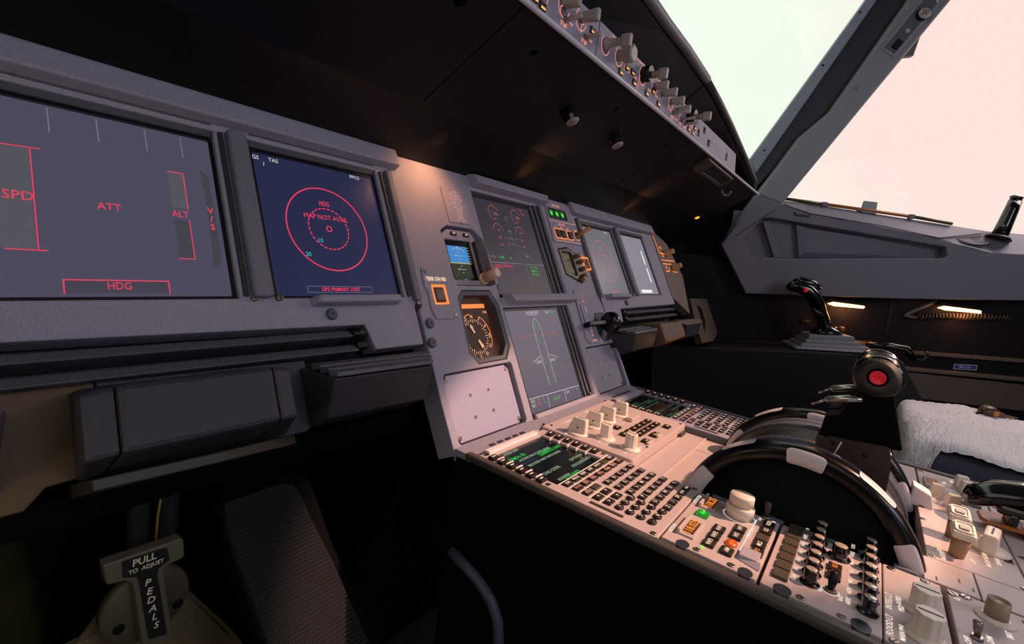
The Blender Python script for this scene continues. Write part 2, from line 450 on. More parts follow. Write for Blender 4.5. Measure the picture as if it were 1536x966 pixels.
# ---- captain's navigation screen
def nav(name, label, uc, mirror_dim, scr):
    MB.D = Matrix()
    t, z = display(name, label, uc, VM, HW, HH, scr, DZ)
    MB.D = Matrix.Translation((0, .003, 0))
    k = uc + 0.3715                                      # offset from the captain's layout
    red = S_RED if not mirror_dim else emis('screen_pale_red', 'd86a80', 0.75)
    b = MB(); X = lambda u: u + k
    b.arc(X(-0.3735), 0.3822, 0.0520, 0.0014, z, n=96); part_one('range_ring', b, red, t)
    b = MB(); b.arc(X(-0.3735), 0.3822, 0.0258, 0.0013, z, n=84, dash=3); part_one('dashed_range_ring', b, red, t)
    b = MB(); b.arc(X(-0.3735), 0.3822, 0.0033, 0.0012, z, n=20)
    part_one('aircraft_mark_ring', b, red, t)
    b = MB(); b.text('HDG', X(-0.3735), 0.4140, 0.0084, z, sx=.72); b.text('MAP NOT AVAIL', X(-0.3740), 0.3962, 0.0084, z, sx=0.94, bold=0); b.text('GPS PRIMARY LOST', X(-0.3735), 0.3072, 0.0060, z, sx=0.98)
    part('failure_text', b, red, t)
    b = MB(); b.text('10', X(-0.3881), 0.3663, 0.0070, z); b.text('20', X(-0.4064), 0.3483, 0.0070, z); part('cyan_readout', b, S_CYAN, t)
    b = MB(); b.text('GS', X(-0.4475), 0.4585, 0.0065, z); b.text('TAS', X(-0.4275), 0.4588, 0.0065, z); b.text('/', X(-0.4392), 0.4522, 0.0065, z); b.text('PPOS', X(-0.3202), 0.4600, 0.0066, z)
    part('white_legend', b, S_WHITE, t)
    b = MB(); b.line([(X(-0.4157), 0.3108), (X(-0.3307), 0.3108), (X(-0.3307), 0.3038), (X(-0.4157), 0.3038)], 0.0005, z, closed=True); part('message_box', b, S_DIM, t)
    return t
nav('navigation_display', 'navy screen left of centre with red compass rings and MAP NOT AVAIL', -UN, False, SCR_ND)
nav('navigation_display', 'pale grey screen right of centre with faint red compass rings', UN, True, SCR_FO)
MB.D = Matrix()
# ---- first officer's attitude screen
t, z = display('primary_flight_display', 'pale lilac screen at far right with two white vertical bars', UP, VM, HW, HH, SCR_FOP, DZ)
MB.D = Matrix.Translation((.0165, .003, 0))
b = MB(); b.rect(0.600, 0.6075, 0.3858, 0.4265, z); b.rect(0.6005, 0.6080, 0.3339, 0.3755, z); b.rect(0.513, 0.586, 0.3035, 0.3120, z); part('white_bar', b, emis('screen_bright_white', 'f4eef2', 0.95), t)
b = MB(); b.text('ATT', 0.5533, 0.3809, 0.008, z); part('failure_text', b, S_AMBER, t)
b = MB()
for k in range(6): b.line([(0.492 + k * .018, 0.462), (0.492 + k * .018, 0.442)], 0.0007, z)
part('sky_pointer_line', b, S_DIM, t)

MB.D = Matrix()
# ---- upper middle screen: engines
t, z = display('engine_display', 'upper middle dark screen with four engine dials and red fault text', 0.0, 0.3895, HW + .003, HH + .0035, SCR_EWD, -0.004)
b = MB(); g = S_AMBER
for u, v, r in ((-0.033, 0.4525, 0.0145), (0.033, 0.4530, 0.0145)):
    b.arc(u, v, r, 0.0009, z, 20, 250); b.line([(u + r * .3, v - .002), (u + r * .95, v - .002)], .0009, z); b.text('XX', u + .004, v - .001, 0.0075, z); b.text('XX', u, v - .011, 0.005, z)
for u, v, r in ((-0.033, 0.4195, 0.0135), (0.032, 0.4198, 0.0135)): b.arc(u, v, r, 0.0009, z, 0, 180); b.text('XX', u + .002, v + .001, 0.0055, z)
for u, v in ((-0.0337, 0.4064), (0.031, 0.4062), (-0.0336, 0.3926), (0.0315, 0.3933)): b.text('XX', u, v, 0.006, z)
b.text('GA', 0.055, 0.470, 0.006, z); b.text('XX', 0.058, 0.462, 0.006, z)
part('amber_readout', b, S_AMBER, t)
b = MB()
for s in ('N1', ): b.text(s, 0, 0.447, 0.006, z); b.text('%', 0, 0.4405, 0.005, z)
b.text('EGT', 0, 0.4205, 0.006, z); b.text('C', 0, 0.4145, 0.005, z); b.text('N2', 0, 0.4075, 0.006, z); b.text('FF', 0, 0.396, 0.006, z)
for sx in (-1, 1):
    b.line([(sx * .007, .405), (sx * .020, .4085)], .0008, z); b.line([(sx * .007, .397), (sx * .020, .3925)], .0008, z)
b.line([(-0.0825, 0.3585), (0.0105, 0.3597)], 0.0012, z); b.line([(0.0205, 0.3590), (0.0825, 0.3602)], 0.0012, z); b.line([(0.0205, 0.3570), (0.0198, 0.315)], 0.0009, z)
b.text('FOB:', -0.0690, 0.3687, 0.006, z)
part('white_legend', b, S_DIM, t)
b = MB(); b.text('11180', -0.047, 0.3690, 0.0066, z); b.text('FLX', 0.033, 0.3752, 0.006, z); b.text('KG', -.020, .3687, .005, z)
for k, s in enumerate(('NAV ON', 'MEMO LT', 'STBY BUS')): b.text(s, 0.044, 0.354 - k * 0.0068, 0.0056, z)
part('green_readout', b, S_GREEN, t)
b = MB(); b.text('AUTO FLT ATHR FAULT', -0.046, 0.3533, 0.0058, z, sx=.8); b.line([(-0.078, 0.3498), (-0.052, 0.3500)], .0007, z); part('failure_text', b, S_RED, t)
b = MB()
for u, v in ((-0.036, 0.452), (0.030, 0.4525)): b.line([(u - .006, v - .004), (u + .002, v - .004), (u + .002, v + .005), (u - .006, v + .005)], .0007, z, closed=True)
part('cyan_readout', b, emis('screen_blue_box', '4a5aa8', .7), t)

# ---- lower middle screen: doors page
t, z = display('system_display', 'lower middle mauve screen showing an aeroplane outline with its doors', 0.0, 0.1925, HW + .001, HH, SCR_SD, -0.004)
b = MB()
L = lambda p, w=0.0008: b.line(p, w, z)
L([(-0.0015, 0.2600), (-0.007, 0.2555), (-0.0110, 0.2490), (-0.0130, 0.236), (-0.0125, 0.145)]); L([(-0.0015, 0.2600), (0.004, 0.2555), (0.0080, 0.2490), (0.0100, 0.236), (0.0098, 0.145)])
L([(-0.0125, 0.1950), (-0.0406, 0.1866)]); L([(0.0100, 0.1953), (0.0371, 0.1873)])
L([(-0.0777, 0.1325), (0.0775, 0.1308)], 0.001); L([(-0.0270, 0.1318), (-0.0290, 0.1112)], 0.001); L([(0.0266, 0.1312), (0.0250, 0.1113)], 0.001)
b.text('DOOR/OXY', -0.0028, 0.2693, 0.0072, z); b.line([(-0.016, 0.2655), (0.0105, 0.2655)], .0006, z)
b.text('TAT', -0.0700, 0.1275, 0.0062, z); b.text('SAT', -0.0700, 0.1210, 0.0062, z); b.text('GW', 0.036, 0.1255, 0.006, z); b.text('SLIDE', -0.0235, 0.1852, 0.0062, z); b.text('SLIDE', 0.0190, 0.1846, 0.0062, z); b.text('OXY', 0.044, .2688, .0062, z)
part('white_legend', b, S_WHITE, t)
b = MB()
def dbox(u, v, w=.0032, h=.0050): b.line([(u - w / 2, v - h / 2), (u + w / 2, v - h / 2), (u + w / 2, v + h / 2), (u - w / 2, v + h / 2)], 0.0006, z, closed=True)
for u, v in ((-0.0075, 0.2432), (0.0045, 0.2432), (-0.003, 0.2502), (0.0055, 0.2140), (0.0060, 0.1585), (-0.0105, 0.1905), (0.0085, 0.1905), (-0.0105, 0.1795), (0.0085, 0.1795), (0.0055, 0.170), (-0.0105, 0.1560), (0.0085, 0.1500), (-0.0035, 0.2185)): dbox(u, v)
b.text('28 H 07', -0.0010, 0.1214, 0.0068, z); b.text('1850', 0.060, 0.2685, .0066, z)
part('green_readout', b, S_GREEN, t)
b = MB(); b.text('XX', -0.0545, 0.1278, 0.0066, z); b.text('XX', -0.0545, 0.1212, 0.0066, z)
L([(-0.043, 0.2306), (-0.0130, 0.2306)]); L([(0.0105, 0.2306), (0.035, 0.2306)]); b.text('CABIN', -0.0520, 0.2303, 0.0058, z); b.text('CABIN', 0.0450, 0.2303, 0.0058, z)
b.rect(-0.0125, -0.0090, 0.2275, 0.2335, z); b.rect(0.0062, 0.0095, 0.2275, 0.2335, z)
part('amber_readout', b, S_AMBER, t)
b = MB(); b.text('C', -0.0400, 0.1278, 0.0058, z); b.text('C', -0.0400, 0.1212, 0.0058, z); b.text('KG', .070, .1255, .0052, z); part('cyan_readout', b, S_CYAN, t)

# ---- speed placard
t = thing('speed_limit_placard', 'small engraved grey placard of speed figures left of the upper middle screen', 'placard', PAN, (-0.136, 0.418, 0.0005))
b = MB(); b.plate(rrect(-0.161, -0.110, 0.418, 0.477, .001), 0.0002, 0.0016); part('plate', b, mat('placard_lilac', '9b92a4', .5), t)
b = MB(); z = 0.0018
for k, s in enumerate(('SPEEDS', 'VLE 280/.67', 'VLO EXT 250', 'RET 220')): b.text(s, -0.134, 0.4715 - k * 0.0062, 0.0056, z, sx=.95)
b.line([(-0.159, .448), (-.112, .448)], .0005, z)
for k, s in enumerate(('VFE  1 230', '1+F 215', '2 200', '3 185', 'FULL 177')): b.text(s, -0.133, 0.4437 - k * 0.0053, 0.0048, z)
part('lettering', b, emis('placard_lettering', 'f0c4b4', .75), t)
screws(t, [(-.140, .4735), (-.135, .4205)], .0012, .0015)

# ---- standby horizon
t = thing('standby_horizon', 'small standby horizon screen with blue sky band and knob below the placard', 'instrument', PAN, (-0.145, 0.36, -0.018))
b = MB(); b.plate([(-0.183, 0.325), (-0.176, 0.318), (-0.106, 0.318), (-0.103, 0.330), (-0.106, 0.398), (-0.114, 0.408), (-0.166, 0.408), (-0.182, 0.398)], -0.0175, -0.004, 0, [rrect(-0.177, -0.118, 0.326, 0.391, .003)], .001)
part('case', b, PANEL, t)
b = MB(); b.rect(-0.1775, -0.1175, 0.3255, 0.3915, -0.0075); part('screen', b, SCR_OFF, t)
b = MB(); z = -0.0072; b.rect(-0.172, -0.128, 0.3545, 0.382, z); part('sky_band', b, S_BLUE, t)
b = MB(); b.rect(-0.172, -0.128, 0.330, 0.3535, z); part('ground_band', b, S_OLIVE, t)
b = MB(); b.line([(-0.1755, 0.354), (-0.126, 0.354)], .0012, z + .0002)
for k in range(6): b.line([(-.1755, .358 + .0045 * k), (-.173, .358 + .0045 * k)], .0007, z); b.line([(-.127, .358 + .0045 * k), (-.1235, .358 + .0045 * k)], .0007, z)
part('horizon_line', b, S_YEL, t)
b = MB(); z += .0003
for k, w in enumerate((.004, .002, .008, .002, .004, .002, .008, .002)): b.line([(-.150 - w, .377 - .0055 * k), (-.150 + w, .377 - .0055 * k)], .0006, z)
b.arc(-.150, .362, .0175, .0006, z, 40, 140); b.text('10', -.158, .366, .004, z); b.text('10', -.158, .344, .004, z); b.line([(-.150, .3825), (-.1515, .3795), (-.1485, .3795)], .0006, z, closed=True)
part('pitch_scale', b, S_WHITE, t)
b = MB(); b.text('1013', -.148, .3275, .0042, z); part('green_readout', b, S_CYAN, t)
b = MB(); b.box(-.0065, .0065, -.0028, .0028, 0, .003, 0, .0008); b.text('RST', 0, 0, .0042, .0032, 1)
me = b.mesh('button', [KEYB, L_WARM])
for u in (-.155, -.126): inst('button', me, t, (u, .4005, -.004))
b = MB(); b.cyl(-.114, .3275, -.004, .003, .0088, n=24); b.cyl(-.114, .3275, .003, .029, .0080, .0076, n=28, b=.001); part('knob', b, mat('knob_tan_pink', 'd0b09a', .45), t)
b = MB(); b.box(-.1165, -.108, .334, .390, -.005, .0035, 0, .002); part('carrying_handle', b, DARK, t)

# ---- terrain switch plate
t = thing('terrain_switch_plate', 'small grey plate with one lit square switch marked TERR ON ND', 'switch plate', PAN, (-0.22, 0.303, 0))
b = MB(); b.plate([(-.238, .267), (-.202, .266), (-.193, .275), (-.196, .331), (-.206, .340), (-.244, .340), (-.246, .314), (-.2415, .305), (-.2435, .283)][::1], -.001, .0022, 0, [rrect(-.2335, -.208, .288, .3145, .001)], .0008)
part('plate', b, PANEL, t)
b = MB(); b.plate(rrect(-.2345, -.2075, .287, .3155, .001), -.001, .0026, 0, [rrect(-.2320, -.2100, .2895, .313, .001)]); part('lit_surround', b, L_ORANGE, t)
b = MB(); b.box(-.2318, -.2102, .2897, .3128, -.002, .0035, 0, .0015, (.8, .8)); part('push_switch', b, mat('switch_face_brown', '4a3c38', .4), t)
b = MB(); b.text('TERR ON ND', -.2215, .3235, .0080, .0024, sx=.80, bold=.02); part('lettering', b, L_WARM, t)
screws(t, [(-.239, .3345), (-.2, .2715)], .0022, .0032)

# ---- radio compass
t = thing('radio_magnetic_indicator', 'orange-lit round compass dial with two pale needles', 'instrument', PAN, (-0.145, 0.25, -0.02))
def inset(poly, k, c=None):
    cx = sum(p[0] for p in poly) / len(poly) if not c else c[0]; cy = sum(p[1] for p in poly) / len(poly) if not c else c[1]
    return [(cx + (x - cx) * k, cy + (y - cy) * k) for x, y in poly]
b = MB(); b.plate(inset(oct_l, .985), -.0195, -.002, 0, [inset(oct_l, .86)], .001); part('case', b, PANEL_D, t)
dial = mat('dial_face_brown', '1e1410', .6, emit='a04a1c', es=.06)
b = MB(); b.poly(inset(oct_l, .87), -.0125); part('dial_face', b, dial, t)
b = MB(); z = -.0120; cx, cy = -.1525, .2405
for k in range(36):
    a = R(k * 10); r0 = .0235 if k % 3 else .0215
    b.line([(cx + r0 * math.cos(a), cy + r0 * math.sin(a)), (cx + .0265 * math.cos(a), cy + .0265 * math.sin(a))], .0010, z)
for k in range(12): b.text(str((3 - k) % 12 * 3) if k % 3 else 'NESW'[(k // 3 - 1) % 4], cx + .0305 * math.cos(R(k * 30)), cy + .0305 * math.sin(R(k * 30)), .0072, z, rot=k * 30 - 90)
b.text('VOR', -.1765, .278, .005, z); b.text('VOR', -.119, .277, .005, z)
part('dial_lettering', b, emis('dial_orange_legend', 'ffb890', 1.0), t)
b = MB(); b.arc(cx, cy, .0345, .0012, z, -30, 60); b.arc(cx, cy, .0345, .0012, z, 95, 170); b.rect(-.180, -.116, .284, .2905, z); part('lit_rim', b, L_ORANGE, t)
def needle(a, w, off):
    b = MB(); c, s = math.cos(R(a)), math.sin(R(a)); P = lambda x, y: (cx + x * c - y * s, cy + x * s + y * c)
    b.poly([P(-.019, w), P(-.019, -w), P(-.006, -w), P(-.006, w)], z + .001 + off); b.poly([P(.006, w), P(.006, -w), P(.016, -w), P(.016, w)], z + .001 + off); b.poly([P(.0145, -.003), P(.021, 0), P(.0145, .003)], z + .0012 + off); return b
part('needle', needle(113, .0017, 0), mat('needle_cream', 'd8c0a0', .5, emit='ffc890', es=.4), t); part('needle', needle(-62, .0012, .0004), mat('needle_cream_thin', 'd8c0a0', .5, emit='ffc890', es=.4), t)

# ---- blank covers
def cover(label, x0, x1, y0, y1, m):
    t = thing('blank_cover_plate', label, 'cover plate', PAN, ((x0 + x1) / 2, (y0 + y1) / 2, -.009))
    b = MB(); b.plate(cham(x0, x1, y0, y1, .007), -.011, -.005, 0, (), .0008); part('plate', b, m, t)
    cx, cy, w = (x0 + x1) / 2 - .006, (y0 + y1) / 2 - .001, (x1 - x0) * .14
    b = MB(); b.lathe([(.0026, 0), (.0026, .0006)], 14); b.box(-.0014, .0014, -.0006, .0006, .0005, .0009, 1); me = b.mesh('rivet', [STEEL, BLACK])
    for u, v in ((cx - w, cy + .013), (cx + w, cy + .0145), (cx - w, cy - .0165), (cx + w, cy - .0145)): inst('rivet', me, t, (u, v, -.005), u * 50)
    screws(t, [(x0 + .006, y0 + .006), (x1 - .006, y0 + .006), (x0 + .006, y1 - .006), (x1 - .006, y1 - .006)], -.005, .0034)
cover('bright lilac blank plate at the lower left of the centre panel', -.248, -.1085, .105, .192, COVER)
cover('smaller grey blank plate below the landing gear lever', .138, .259, .105, .192, PANEL)

# ---- gear lights and autobrake
t = thing('landing_gear_indicator_panel', 'grey panel with three green gear lights above lit brake buttons', 'indicator panel', PAN, (0.2, 0.455, 0))
b = MB(); b.plate([(.137, .412), (.248, .412), (.256, .425), (.256, .478), (.250, .486), (.248, .505), (.150, .505), (.147, .498)], .0002, .0022, 0, [rrect(.150, .224, .4665, .490, .001)], .0008); part('plate', b, PANEL, t)
b = MB(); b.box(.1503, .2237, .4668, .4897, .0002, .0012); part('indicator_window', b, SCR_OFF, t)
b = MB(); b.poly([(-.0052, .0032), (-.0045, -.001), (0, -.0055), (.0045, -.001), (.0052, .0032)], .0002); b.rect(-.0052, .0052, .0044, .0056, .0002); b.rect(-.009, .009, -.0085, .0095, .0001, 1)
me = b.mesh('gear_light', [L_GREEN, mat('gear_light_dark', '0a2a10', .4, emit='0c5018', es=.2)])
for u in (.163, .1855, .2075): inst('gear_light', me, t, (u, .4775, .0014))
b = MB(); z = .0025; b.text('LDG GEAR', .187, .4965, .0066, z); b.line([(.141, .459), (.253, .461)], .0008, z); b.line([(.252, .462), (.241, .500)], .0006, z); b.text('AUTO BRK', .188, .4535, .0058, z)
for u, s in ((.163, 'LO'), (.183, 'MED'), (.210, 'MAX'), (.243, 'A/SKID')): b.text(s, u, .4468, .0045, z)
b.line([(.15, .416), (.256, .416)], .0007, z); part('lettering', b, L_PINK, t)
b = MB(); b.box(-.0090, .0090, -.0092, .0092, 0, .0035, 0, .0012, (.85, .85)); b.plate(rrect(-.0103, .0103, -.0108, .0108, .001), 0, .0012, 1, [rrect(-.0092, .0092, -.0095, .0095, .001)])
me = b.mesh('brake_button', [KEYB, L_ORANGE])
for u in (.1615, .182, .210): inst('brake_button', me, t, (u, .4318, .0022))
b = MB(); b.lathe([(.0085, .0022), (.0085, .005), (.006, .006)], 20, 0, Matrix.Translation((.2425, .434, 0))); b.arc(.2425, .434, .0105, .0015, .0026, m=1)
b.tube([(.2425, .434, .004), (.247, .437, .016), (.252, .441, .034)], [.0032, .0038, .0052], 14, 2); part('antiskid_switch', b, [WORN, L_ORANGE, mat('switch_tip_orange_lit', 'd08a50', .4)], t)  # orange light falling on the switch is put into its tip colour
# ---- chronometer
t = thing('chronometer', 'small olive-windowed clock with knobs along its right edge', 'clock', PAN, (0.19, 0.365, -.012))
b = MB(); b.plate([(.150, .344), (.204, .327), (.220, .336), (.220, .388), (.186, .402), (.148, .396)], -.014, .001, 0, [cham(.155, .196, .342, .393, .004)], .001); part('case', b, WORN, t)
b = MB(); b.rect(.154, .197, .341, .394, -.003); part('dial_face', b, mat('olive_dial', '3a3a28', .25), t)
b = MB(); z = -.0026; b.rect(.162, .189, .378, .387, z); b.rect(.160, .176, .364, .371, z); b.rect(.166, .192, .349, .356, z); b.text('UTC', .176, .3725, .004, z); b.text('GPS', .185, .3675, .004, z); part('dial_marking', b, emis('olive_digits', '6a7040', .5), t)
b = MB(); b.cyl(0, 0, 0, .012, .0048, .0042, 14, b=.0008); me = b.mesh('knob', [mat('bronze_knob', 'a87850', .4)])
for u, v in ((.210, .384), (.2185, .372), (.2185, .356), (.214, .340), (.2, .332)): inst('knob', me, t, (u, v, .001))
t = thing('lit_push_button', 'orange-framed square push button right of the small clock', 'push button', PAN, (.249, .3705, 0))
b = MB(); b.plate(rrect(.2345, .2625, .356, .385, .001), -.001, .003, 0, [rrect(.2370, .2600, .3585, .3825, .001)]); part('lit_surround', b, L_ORANGE, t)
b = MB(); b.box(.2373, .2597, .3588, .3822, -.001, .0036, 0, .0012, (.85, .85)); part('push_switch', b, KEYB, t)
# ---- gear lever
t = thing('landing_gear_lever', 'landing gear lever with a round black wheel-shaped handle', 'lever', PAN, (.2, .235, 0))
b = MB(); b.plate([(.155, .3108), (.189, .309), (.201, .297), (.191, .1994), (.158, .1992), (.1463, .2102)][::-1], .0002, .0022, 0, [rrect(.152, .164, .2345, .279, .001)], .0008); part('plate', b, PANEL, t)
b = MB(); b.plate([(.218, .260), (.255, .261), (.276, .242), (.274, .220), (.247, .2005), (.221, .200), (.206, .216), (.205, .244)][::-1], .0002, .0015, 0, (), .0008); part('lever_guard', b, DARK, t)
b = MB(); b.box(.148, .168, .2305, .2405, .003, .018, 0, .002); b.hexa([(.155, .232, .006), (.222, .229, .016), (.222, .237, .016), (.155, .240, .006), (.155, .232, .018), (.222, .229, .030), (.222, .237, .030), (.155, .240, .018)], 0, .001); part('lever_arm', b, BLACK, t)
T = Matrix.Translation((.226, .233, .024)) @ Matrix.Rotation(R(84), 4, 'Y')
b = MB(); b.lathe([(.010, -.010), (.019, -.008), (.0215, -.003), (.0215, .004), (.019, .009), (.010, .011)], 32, 0, T); part('wheel_handle', b, GLOSSB, t)
b = MB(); z = .0024
for k, s in enumerate('L/G UP'): b.text(s, .181, .300 - k * .0072, .0068, z)
for k, s in enumerate('DOWN'): b.text(s, .177, .238 - k * .0075, .0068, z)
b.text('DOWN', .179, .2045, .006, z); b.rect(.226, .236, .252, .257, .0014); b.rect(.232, .240, .203, .208, .0014)
part('lettering', b, L_PINK, t)
# ================================================================== side display frames
def side_frame(label, sgn, off, far):
    """display surround left (-1) or right (+1) of the centre panel; far = outer end"""
    X = lambda u: sgn * u + off
    def box(mb, u0, u1, *a, **k):
        x0, x1 = sorted((X(u0), X(u1))); mb.box(x0, x1, *a, **k)
    def P(*pts):
        q = [(X(u), v) for u, v in pts]
        return q if sgn > 0 else q[::-1]
    t = thing('display_surround', label, 'instrument panel', PAN, (X(.45), .27, 0))
    b = MB()
    inner = [(.262, .300), (.262, .292), (.270, .287), (.270, .236), (.344, .236), (.352, .266), (far, .270), (far, .527), (.259, .527)]
    hN = [(.2838, .2988), (.4508, .2988), (.4508, .478), (.2838, .478)]; hP = [(.4860, .2988), (.6530, .2988), (.6530, .478), (.4860, .478)]
    b.plate(P(*inner), -.025, 0, 0, [P(*hN), P(*hP)], .0015)
    part('face_plate', b, PANEL, t)
    b = MB(); b.plate(P((.26, .29), (far, .29), (far, .48), (.26, .48)), -.05, -.036, 0); part('recess_floor', b, BLACK, t)
    # eyebrow along the top with its overhanging lip
    b = MB()
    for u0, u1 in ((.246, far),):
        x0, x1 = sorted((X(u0), X(u1)))
        b.hexa([(x0, .485, -.002), (x1, .485, -.002), (x1, .527, -.002), (x0, .527, -.002), (x0, .487, .013), (x1, .487, .013), (x1, .512, .010), (x0, .512, .010)], 0, .002)
    part('top_eyebrow', b, PANEL, t)
    b = MB()
    for u0, u1 in ((.2845, .450), (.4865, .6525)):
        x0, x1 = sorted((X(u0), X(u1)))
        b.hexa([(x0, .4714, -.010), (x1, .4714, -.010), (x1, .479, -.010), (x0, .479, -.010), (x0, .4718, -.004), (x1, .4718, -.004), (x1, .486, .001), (x0, .486, .001)], 0, .001)
    part('screen_header', b, RECESS, t)
    # posts between and beside the screens
    b = MB(); box(b, .4560, .4755, .298, .4795, -.003, .009, b=.003); box(b, .2605, .271, .292, .479, -.003, .008, b=.0025)
    part('screen_post', b, POSTP, t)
    b = MB(); box(b, .4775, .4825, .300, .477, -.008, .003, b=.0015); box(b, .2735, .2790, .299, .477, -.008, .003, b=.0015); box(b, .4522, .4550, .300, .477, -.008, .002, b=.001)
    part('post_inner_lip', b, mat('lip_dark_olive', '30332f', .5), t)
    b = MB(); box(b, .2955, .4155, .2885, .2995, -.001, .014, b=.003, top=(.93, .8)); part('hand_rest_ledge', b, PANEL, t)
    octbolt(t, [(X(.393), .2795)], 0.0005, .0065)
    screws(t, [(X(.473), .2985), (X(.4485), .2985), (X(.2645), .2905)], .003, .0036)
    # stowed slats of the sliding table
    t = thing('pull_out_table', ('dark pull-out table stowed in its slot under the captain screens' if sgn < 0 else 'dark pull-out table stowed in its slot under the far right screens'), 'table', PAN, (X(.5), .25, 0))
    b = MB()
    for v0, v1 in ((.2515, .2645), (.2350, .2480)):
        x0, x1 = sorted((X(.372 if v0 > .24 else .368), X(far - .02)))
        b.hexa([(x0, v0, -.03), (x1, v0, -.03), (x1, v1, -.03), (x0, v1, -.03), (x0, v0 + .001, .004), (x1, v0 + .001, .004), (x1, v1 - .003, -.004), (x0, v1 - .003, -.004)], 0, .002)
    part('slat', b, PANEL_D, t)
    b = MB()
    T = Matrix.Translation((X(.363), .257, -.004)) @ Matrix.Rotation(PI / 2, 4, 'Y')
    b.lathe([(.005, -.009), (.0075, -.008), (.0075, .008), (.005, .009)], 18, 0, T); box(b, .356, .370, .238, .247, -.01, .003, b=.002); part('hinge', b, BLACK, t)
    b = MB(); b.box(*sorted((X(.345), X(far))), .228, .272, -.05, -.032); part('slot_back', b, BLACK, t)
    return X
XL = side_frame('broad grey display surround at left holding the two captain screens', -1, 0.0, .74)
XR = side_frame('grey display surround beyond the centre panel holding the two far right screens', 1, 0.0, .735)

# first officer's end switch panel
t = thing('display_switch_panel', 'orange-lit switch panel with two pale knobs at the far right end of the dashboard', 'switch panel', PAN, (.8, .36, .0))
b = MB(); b.plate([(.728, .290), (.834, .236), (.896, .360), (.848, .468), (.734, .510)], -.02, .002, 0, (), .0015); part('plate', b, mat('end_panel_warm_lit', '6e6056', .55, bump=.3, scale=1200), t)  # warm lamplight is painted into the plate's tone
b = MB(); z = .0026
b.line([(.742, .485), (.748, .43), (.80, .428)], .004, z); b.line([(.745, .395), (.86, .397)], .003, z); b.line([(.745, .407), (.86, .409)], .003, z); b.line([(.75, .372), (.78, .372), (.79, .384)], .0035, z); b.line([(.81, .373), (.85, .371)], .0035, z)
for u, v, s in ((.77, .447, 'PFD'), (.765, .384, 'ND'), (.83, .384, 'BRT'), (.77, .42, 'OFF')): b.text(s, u, v, .012, z)
part('lit_lettering', b, L_ORANGE, t)
b = MB(); b.lathe([(.013, 0), (.013, .004), (.009, .006), (.008, .026), (.007, .027)], 20); me = b.mesh('knob', [mat('knob_orange_lit', 'c89468', .45)])  # knob colour includes the orange light falling on them
for u, v in ((.80, .43), (.825, .385)): inst('knob', me, t, (u, v, .002))
t = thing('dashboard_end_bracket', 'tan corner bracket with a triangular hole at the right end of the dashboard', 'bracket', PAN, (.9, .25, .0))
b = MB(); b.plate([(.862, .142), (.985, .139), (1.067, .160), (1.075, .225), (1.082, .283), (.899, .287), (.863, .200)], -.02, .0, 0, [[(.925, .170), (.975, .205), (.987, .247), (.946, .266)]], .002); part('plate', b, mat('bracket_tan', '3a322c', .6, bump=.3, scale=900), t)

# ================================================================== under the screens, captain's side
t = thing('padded_bolster', 'long dark padded bolster with end caps under the captain table', 'bolster', PAN, (-.54, .2, 0))
def bolster(b, u0, u1, m=0):
    b.hexa([(u0, .165, -.0055), (u1, .165, -.0055), (u1, .233, -.0055), (u0, .233, -.0055), (u0, .1765, .050), (u1, .1765, .050), (u1, .2215, .050), (u0, .2215, .050)], m, .0035)
b = MB(); bolster(b, -.5995, -.4925); part('pad', b, DARK, t)
b = MB(); b.hexa([(-.613, .168, -.0055), (-.600, .165, -.0055), (-.600, .233, -.0055), (-.613, .231, -.0055), (-.6185, .176, .046), (-.600, .1765, .049), (-.600, .2215, .049), (-.6185, .219, .046)], 0, .003)
b.hexa([(-.492, .165, -.0055), (-.462, .166, -.0055), (-.462, .231, -.0055), (-.492, .233, -.0055), (-.492, .1765, .049), (-.4765, .177, .047), (-.4765, .219, .047), (-.492, .2215, .049)], 0, .003)
part('end_cap', b, DARK, t)
b = MB(); b.hexa([(-.615, .158, -.012), (-.45, .156, -.012), (-.45, .166, -.012), (-.615, .168, -.012), (-.612, .158, .03), (-.53, .156, .03), (-.53, .164, .03), (-.612, .166, .03)], 0, .001); part('lower_rail', b, mat('rail_dull_metal', '34322e', .5, .4), t)
t = thing('stowage_box', 'dark box with a ribbed top lip projecting beside the pedestal foot', 'box', PAN, (-.37, .2, 0))
b = MB(); b.hexa([(-.437, .168, -.02), (-.300, .166, -.02), (-.2655, .225, -.02), (-.437, .232, -.02), (-.437, .170, .027), (-.312, .168, .025), (-.312, .2005, .050), (-.437, .203, .050)], 0, .0015); part('body', b, DARK, t)
b = MB()
for k in range(3): b.hexa([(-.433, .2075 + k * .0065, .035 - k * .013), (-.312 + k * .012, .2055 + k * .0065, .035 - k * .013), (-.306 + k * .012, .2125 + k * .0065, .035 - k * .013), (-.433, .2145 + k * .0065, .035 - k * .013), (-.433, .2045 + k * .0065, .050 - k * .013), (-.312 + k * .012, .2025 + k * .0065, .050 - k * .013), (-.308 + k * .012, .207 + k * .0065, .050 - k * .013), (-.433, .209 + k * .0065, .050 - k * .013)], 0, .001)
part('ribbed_lip', b, PANEL_D, t)
t = thing('kick_panel', 'tan-brown kick panel behind the padded bolster at far left', 'panel', PAN, (-.62, .2, -.02))
b = MB(); b.plate([(-.72, .158), (-.639, .158), (-.628, .1695), (-.598, .1720), (-.598, .236), (-.72, .236)], -.022, -.006, 0, (), .002); part('plate', b, BROWN, t)
b = MB(); b.plate([(-.597, .165), (-.44, .165), (-.43, .175), (-.43, .2345), (-.597, .236)], -.022, -.006, 0, (), .001); part('inner_plate', b, DARK, t)
t = thing('stowage_box', 'second dark box cut off by the left edge of the view', 'box', PAN, (-.68, .2, 0))
